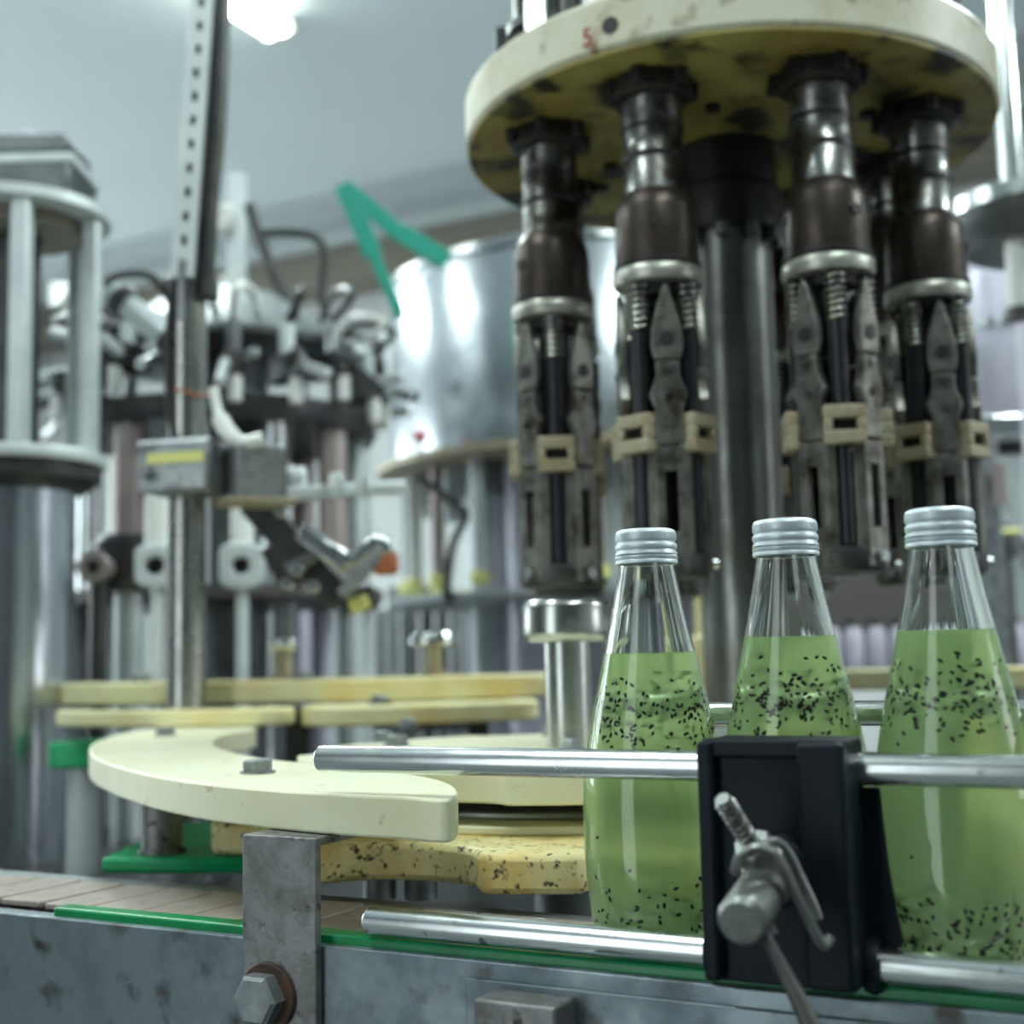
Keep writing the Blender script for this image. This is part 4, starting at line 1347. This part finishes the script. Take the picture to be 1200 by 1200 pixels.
# ================================================================== filler tank
def tank():
    d = 3.0
    c = at(708, 700, d)

    def z(py):
        return at(600, py, d).z - 0.9
    R = 247 * d / FPX
    t = thing('filler_tank', 'big polished steel filler tank on a stained ring behind the turret', 'tank', (c.x, c.y, 0.9))
    zb, zt = at(460, 556, d).z - 0.9, at(700, 262, d - R).z - 0.9
    MB().lathe([(0, zb), (R, zb), (R, zt - 0.02), (R - 0.004, zt - 0.006), (R - 0.014, zt), (R * 0.7, zt + 0.03), (0, zt + 0.05)], seg=80).build('bowl', 'tank_steel', t, sharp=30)
    MB().lathe([(R + 0.0005, zt - 0.03), (R + 0.010, zt - 0.026), (R + 0.010, zt - 0.010), (R + 0.0005, zt - 0.008)], seg=80, closed=True).build('rim_band', 'steel_bright', t, sharp=50)
    MB().lathe([(R * 0.75, zb - 0.022), (R + 0.02, zb - 0.022), (R + 0.03, zb - 0.014), (R + 0.03, zb - 0.0005), (R * 0.75, zb - 0.0005)], seg=80, closed=True).build('ring', 'block_brass', t, sharp=50)
    MB().cyl((0, 0, 0), (0, 0, zb - 0.0006), 0.10, seg=40).build('pedestal', 'lavender_panel', t)
    zl = z(702)
    for k in range(22):
        a = 2 * math.pi * (k + 0.2) / 22
        p = Vector((R * 0.93 * math.cos(a), R * 0.93 * math.sin(a), 0))
        v = MB().cyl(p + Vector((0, 0, z(690))), p + Vector((0, 0, zb - 0.0222)), 0.015, seg=18).build('filling_valve', ('white_plastic', 'pink_copper', 'white_steel')[k % 3], t)
        MB().lathe([(0, -0.012), (0.014, -0.012), (0.021, -0.004), (0.021, 0.010), (0.014, 0.016), (0, 0.016)], p + Vector((0, 0, z(688))), seg=18).build('nozzle', 'yellow_nozzle', v)
        q = p * 0.9
        MB().cyl(q + Vector((0, 0, z(600))), q + Vector((0, 0, zb - 0.0222)), 0.024, seg=18).build('valve_body', ('grey_metal', 'white_steel')[k % 2], v)
    for k in range(8):
        a = 2 * math.pi * (k + 0.1) / 8
        p = Vector((R * 0.55 * math.cos(a), R * 0.55 * math.sin(a), 0))
        MB().cyl(p, p + Vector((0, 0, zb - 0.0007)), 0.045, seg=28).build('support_leg', ('white_steel', 'lavender_panel')[k % 2], t)
    MB().lathe([(0.11, zl - 0.014), (R + 0.01, zl - 0.014), (R + 0.015, zl), (0.11, zl)], seg=64, closed=True).build('drip_tray', 'white_steel', t, sharp=50)
    # dark cable draped under the ring
    P = [at(492, 560, 2.66) - c, at(528, 586, 2.63) - c, at(545, 604, 2.62) - c, at(530, 640, 2.62) - c, at(524, 690, 2.64) - c]
    P = [p + Vector((0, 0, c.z - 0.9)) for p in P]
    h = MB().tube(curve3(P, 5), 0.0085, 10).build('drain_hose', 'black_rubber', t)
    MB().tube([P[-1], P[-1] + Vector((0, 0, -0.03))], 0.012, 10).build('hose_fitting', 'dark_metal', h)
    # green strap over the tank
    o0 = at(402, 216, 2.3)
    g = thing('green_strap', 'bright green bent plastic strap above the tank', 'strap', o0)
    MB().bar((0, 0, 0), at(438, 300, 2.3) - o0, 0.010, 0.034).build('front_band', 'green_strap', g, 0.002)
    MB().bar(at(437, 296, 2.3) - o0, at(470, 372, 2.3) - o0, 0.010, 0.020).build('front_band', 'green_strap', g, 0.002)
    MB().bar(at(404, 220, 2.32) - o0, at(470, 275, 2.33) - o0, 0.010, 0.030).build('rear_band', 'green_strap', g, 0.002)
    MB().bar(at(468, 272, 2.33) - o0, at(524, 306, 2.34) - o0, 0.010, 0.036).build('rear_band', 'green_strap', g, 0.002)
    for px, py, r, lab, m_ in ((590, 330 + 185, 0.012, 'small red knob on the tank ring', 'red_plastic'),):
        q = at(492, 512, 2.60)
        k = thing('red_knob', 'small red knob at the left end of the tank ring', 'knob', q)
        MB().lathe([(0, 0.012), (0.010, 0.012), (0.013, 0.006), (0.013, -0.006), (0.008, -0.010), (0, -0.010)], seg=20).build('grip', m_, k)
        MB().cyl((0, 0, -0.04), (0, 0, -0.0098), 0.005, seg=12).build('stem', 'steel_dull', k)
    # valve stack left of the tank
    o0 = at(424, 560, 2.62)
    s = thing('valve_stack', 'pale pipe stack with dark joints just left of the tank', 'pipe', (o0.x, o0.y, 0.9))
    def zz(py):
        return at(424, py, 2.62).z - 0.9
    MB().cyl((0, 0, 0), (0, 0, zz(400)), 0.017, seg=20).build('riser', 'white_steel', s)
    MB().lathe([(0, zz(476)), (0.03, zz(476)), (0.036, zz(468)), (0.036, zz(446)), (0.028, zz(438)), (0, zz(438))], seg=24).build('body', 'white_plastic', s)
    MB().cyl((-0.06, 0, zz(430)), (0.05, 0, zz(430)), 0.02, seg=20).build('cross_pipe', 'dark_metal', s)
    MB().box((-0.045, 0, zz(460)), (0.03, 0.03, zz(430) - zz(500))).build('side_valve', 'white_steel', s, 0.004)


tank()


# ================================================================== far machine guards and cabinets
def guards():
    # low guard of upright strips beyond the carousels
    t = thing('machine_guard', 'low guard of upright pale and dark strips far behind the guides', 'guard', (0, 0, 0.9))
    rnd = random.Random(5)
    px = 40
    while px < 700:
        w = rnd.choice((14, 18, 24, 30))
        d = 3.7
        a, b = at(px, 790, d), at(px + w - 3, 790, d)
        zt = at(px, 700 + rnd.choice((0, -12, 14)), d).z - 0.9
        MB().box(((a.x + b.x) / 2, d, zt / 2), (b.x - a.x, 0.02, zt)).build('strip', rnd.choice(('lavender_panel', 'white_steel', 'grey_metal', 'dark_metal', 'grey_metal')), t, 0.003)
        px += w
    a, b = at(30, 790, 3.73), at(705, 790, 3.73)
    MB().box(((a.x + b.x) / 2, 3.73, 0.06), (b.x - a.x, 0.03, 0.04)).build('rail', 'grey_metal', t, 0.003)
    # cabinets and panels on the back side
    for i, (x0, x1, y0, y1, d, m_, lab) in enumerate((
            (284, 358, 368, 424, 4.4, 'white_plastic', 'white wall cabinet above the rinser right of the frame post'),
            (58, 104, 330, 372, 4.4, 'white_plastic', 'white box behind the two cage posts at the left'),
            (-30, 20, 425, 530, 3.6, 'white_plastic', 'white cabinet behind the cage at the left edge'),
            (440, 470, 380, 470, 3.9, 'white_steel', 'pale narrow cabinet left of the tank'),
            (868, 1165, 610, 800, 3.75, 'brown_block', 'dark brown cabinet far behind the row of pale jars'))):
        p, q = at(x0, y1, d), at(x1, y0, d)
        c = thing('wall_cabinet', lab, 'cabinet', ((p.x + q.x) / 2, d, p.z))
        w, h = q.x - p.x, q.z - p.z
        MB().box((0, 0.09, h / 2), (w, 0.18, h)).build('body', m_, c, 0.006)
        MB().box((0, -0.004, h / 2), (w * 0.94, 0.008, h * 0.92)).build('door', m_, c, 0.003)
        MB().box((w * 0.4, -0.012, h / 2), (0.012, 0.010, h * 0.2)).build('handle', 'grey_metal', c, 0.002)


guards()


# ================================================================== right edge machinery
def right_side():
    d = 1.9
    c = at(1240, 500, d)

    def z(py):
        return at(1200, py, d).z
    t = thing('side_platform', 'round steel platform with bright posts at the right edge', 'machine', (c.x, c.y, 0.9))
    r = 112 * d / FPX
    MB().lathe([(0, z(292) - 0.9), (r * 0.82, z(292) - 0.9), (r * 0.86, z(282) - 0.9), (r, z(262) - 0.9), (r, z(246) - 0.9), (0, z(246) - 0.9)], seg=56).build('platform', 'grey_metal', t, sharp=40)
    MB().lathe([(r * 0.99, z(256) - 0.9), (r + 0.004, z(256) - 0.9), (r + 0.004, z(240) - 0.9), (r * 0.99, z(240) - 0.9)], seg=56, closed=True).build('edge_band', 'steel_bright', t)
    for a in (-140, 30):
        p = Vector((r * 0.62 * math.cos(math.radians(a)), r * 0.62 * math.sin(math.radians(a)), 0))
        MB().cyl(p + Vector((0, 0, z(246) - 0.9)), p + Vector((0, 0, z(-40) - 0.9)), 0.017, seg=24).build('post', 'steel_bright', t)
        MB().cyl(p + Vector((0, 0, z(372) - 0.9)), p + Vector((0, 0, z(292) - 0.9)), 0.016, seg=24).build('stub', 'white_plastic', t)
        MB().cyl(p + Vector((0, 0, z(385) - 0.9)), p + Vector((0, 0, z(372) - 0.9)), 0.020, seg=24).build('stub_cap', 'dark_metal', t)
    MB().cyl((0, 0, 0), (0, 0, z(292) - 0.9), 0.05, seg=36).build('column', 'lavender_panel', t)
    q = at(1185, 480, 2.6)
    k = thing('white_vessel', 'pale lavender steel vessel at the right edge behind the capping head', 'vessel', (q.x, q.y, 0.9))
    zz = lambda py: at(1185, py, 2.6).z - 0.9
    MB().lathe([(0, zz(505)), (0.072, zz(505)), (0.078, zz(498)), (0.078, zz(330)), (0.07, zz(316)), (0.04, zz(300)), (0, zz(296))], seg=48).build('shell', 'lavender_panel', k, sharp=50)
    MB().cyl((0, 0, 0), (0, 0, zz(505)), 0.03, seg=24).build('leg', 'white_steel', k)
    MB().lathe([(0.0782, zz(390)), (0.082, zz(390)), (0.082, zz(380)), (0.0782, zz(380))], seg=48, closed=True).build('band', 'steel_bright', k)
    # frame beam and posts
    a, b = at(1138, 500, 2.2), at(1290, 500, 2.2)
    f = thing('equipment_rack', 'grey steel frame with cross beam at the right behind the last bottle', 'frame', (a.x, 2.2, 0.9))
    L = b.x - a.x
    h = a.z - 0.9
    MB().box((L / 2, 0, h), (L, 0.045, 0.030)).build('beam', 'steel_bright', f, 0.003)
    MB().box((L / 2, 0.02, h - 0.035), (L, 0.03, 0.022)).build('lower_beam', 'dark_metal', f, 0.003)
    for s in (0.02, L - 0.02):
        MB().box((s, 0, (h - 0.016) / 2), (0.030, 0.04, h - 0.016)).build('post', 'steel_dull', f, 0.003)
    MB().cyl((0.028, -0.04, at(1150, 595, 2.2).z - 0.9), (0.028, -0.04, at(1150, 548, 2.2).z - 0.9), 0.011, seg=16).build('indicator', 'pink_copper', f)
    MB().box((0.028, -0.026, at(1150, 570, 2.2).z - 0.9), (0.012, 0.014, 0.03)).build('indicator_mount', 'dark_metal', f)
    rnd = random.Random(3)
    for i in range(4):
        p = at(1150 + 30 * i, 640 + 14 * (i % 3), 2.38)
        q = thing('service_valve', 'dark valve cluster below the frame beam, number %s from the left' % ('one', 'two', 'three', 'four', 'five', 'six', 'seven')[i], 'valve', (p.x, p.y, 0.9), 0, 'valves below the right frame')
        h2 = p.z - 0.9
        MB().cyl((0, 0, 0), (0, 0, h2), 0.011, seg=14).build('stand', ('white_steel', 'grey_metal')[i % 2], q)
        MB().lathe([(0, h2), (0.016, h2), (0.02, h2 + 0.01), (0.02, h2 + 0.06), (0.012, h2 + 0.075), (0, h2 + 0.075)], seg=18).build('body', ('dark_metal', 'grey_metal', 'lavender_panel')[i % 3], q)
        MB().cyl((-0.02, -0.02, h2 + 0.045), (0.02, -0.02, h2 + 0.045), 0.006, seg=12).build('handle', 'yellow_nozzle' if i == 1 else 'dark_metal', q)
    # row of white bottles waiting far behind
    words = ('first', 'second', 'third', 'fourth', 'fifth', 'sixth', 'seventh', 'eighth', 'ninth', 'tenth')
    first = None
    for i in range(10):
        p = at(975 + 27 * i, 782, 2.5)
        if first is None:
            first = thing('white_jar', '', 'jar', (0, 0, 0))
            MB().lathe([(0, 0), (0.017, 0), (0.018, 0.003), (0.018, 0.075), (0.013, 0.088), (0.010, 0.09), (0, 0.09)], seg=24).build('body', 'lavender_panel', first)
            MB().lathe([(0, 0.0902), (0.0115, 0.0902), (0.0115, 0.104), (0.010, 0.106), (0, 0.106)], seg=20).build('lid', 'dark_metal', first)
            j = first
        else:
            j = copy_tree(first)
        j.location = (p.x, p.y, at(1050, 790, 2.5).z)
        j['label'] = '%s pale jar from the left in the blurred row behind the bottles' % words[i]
        j['group'] = 'pale jars behind the bottles'
    p0, p1 = at(955, 795, 2.5), at(1260, 795, 2.5)
    s = thing('jar_shelf', 'dark shelf carrying the blurred row of pale jars', 'shelf', ((p0.x + p1.x) / 2, 2.5, 0.9))
    zt = at(1050, 790, 2.5).z - 0.9
    MB().box((0, 0, zt - 0.013), (p1.x - p0.x, 0.09, 0.024)).build('board', 'dark_metal', s, 0.002)
    for x in (-1, 1):
        MB().box((x * (p1.x - p0.x) * 0.45, 0, (zt - 0.025) / 2), (0.03, 0.07, zt - 0.025)).build('leg', 'dark_metal', s)
    # beige cylinder between the first two bottles
    q = at(842, 800, 1.62)
    b = thing('beige_roller', 'short beige roller seen between the left and middle bottles', 'roller', (q.x, q.y, 0.9))
    zr = at(842, 700, 1.62).z - 0.9
    MB().lathe([(0, 0), (0.03, 0), (0.034, 0.004), (0.034, zr - 0.05), (0.026, zr - 0.045), (0.026, zr), (0, zr)], seg=32).build('roller', 'poly_far', b)
    MB().cyl((0, 0, zr), (0, 0, zr + 0.012), 0.012, seg=16).build('pin', 'steel_dull', b)


right_side()
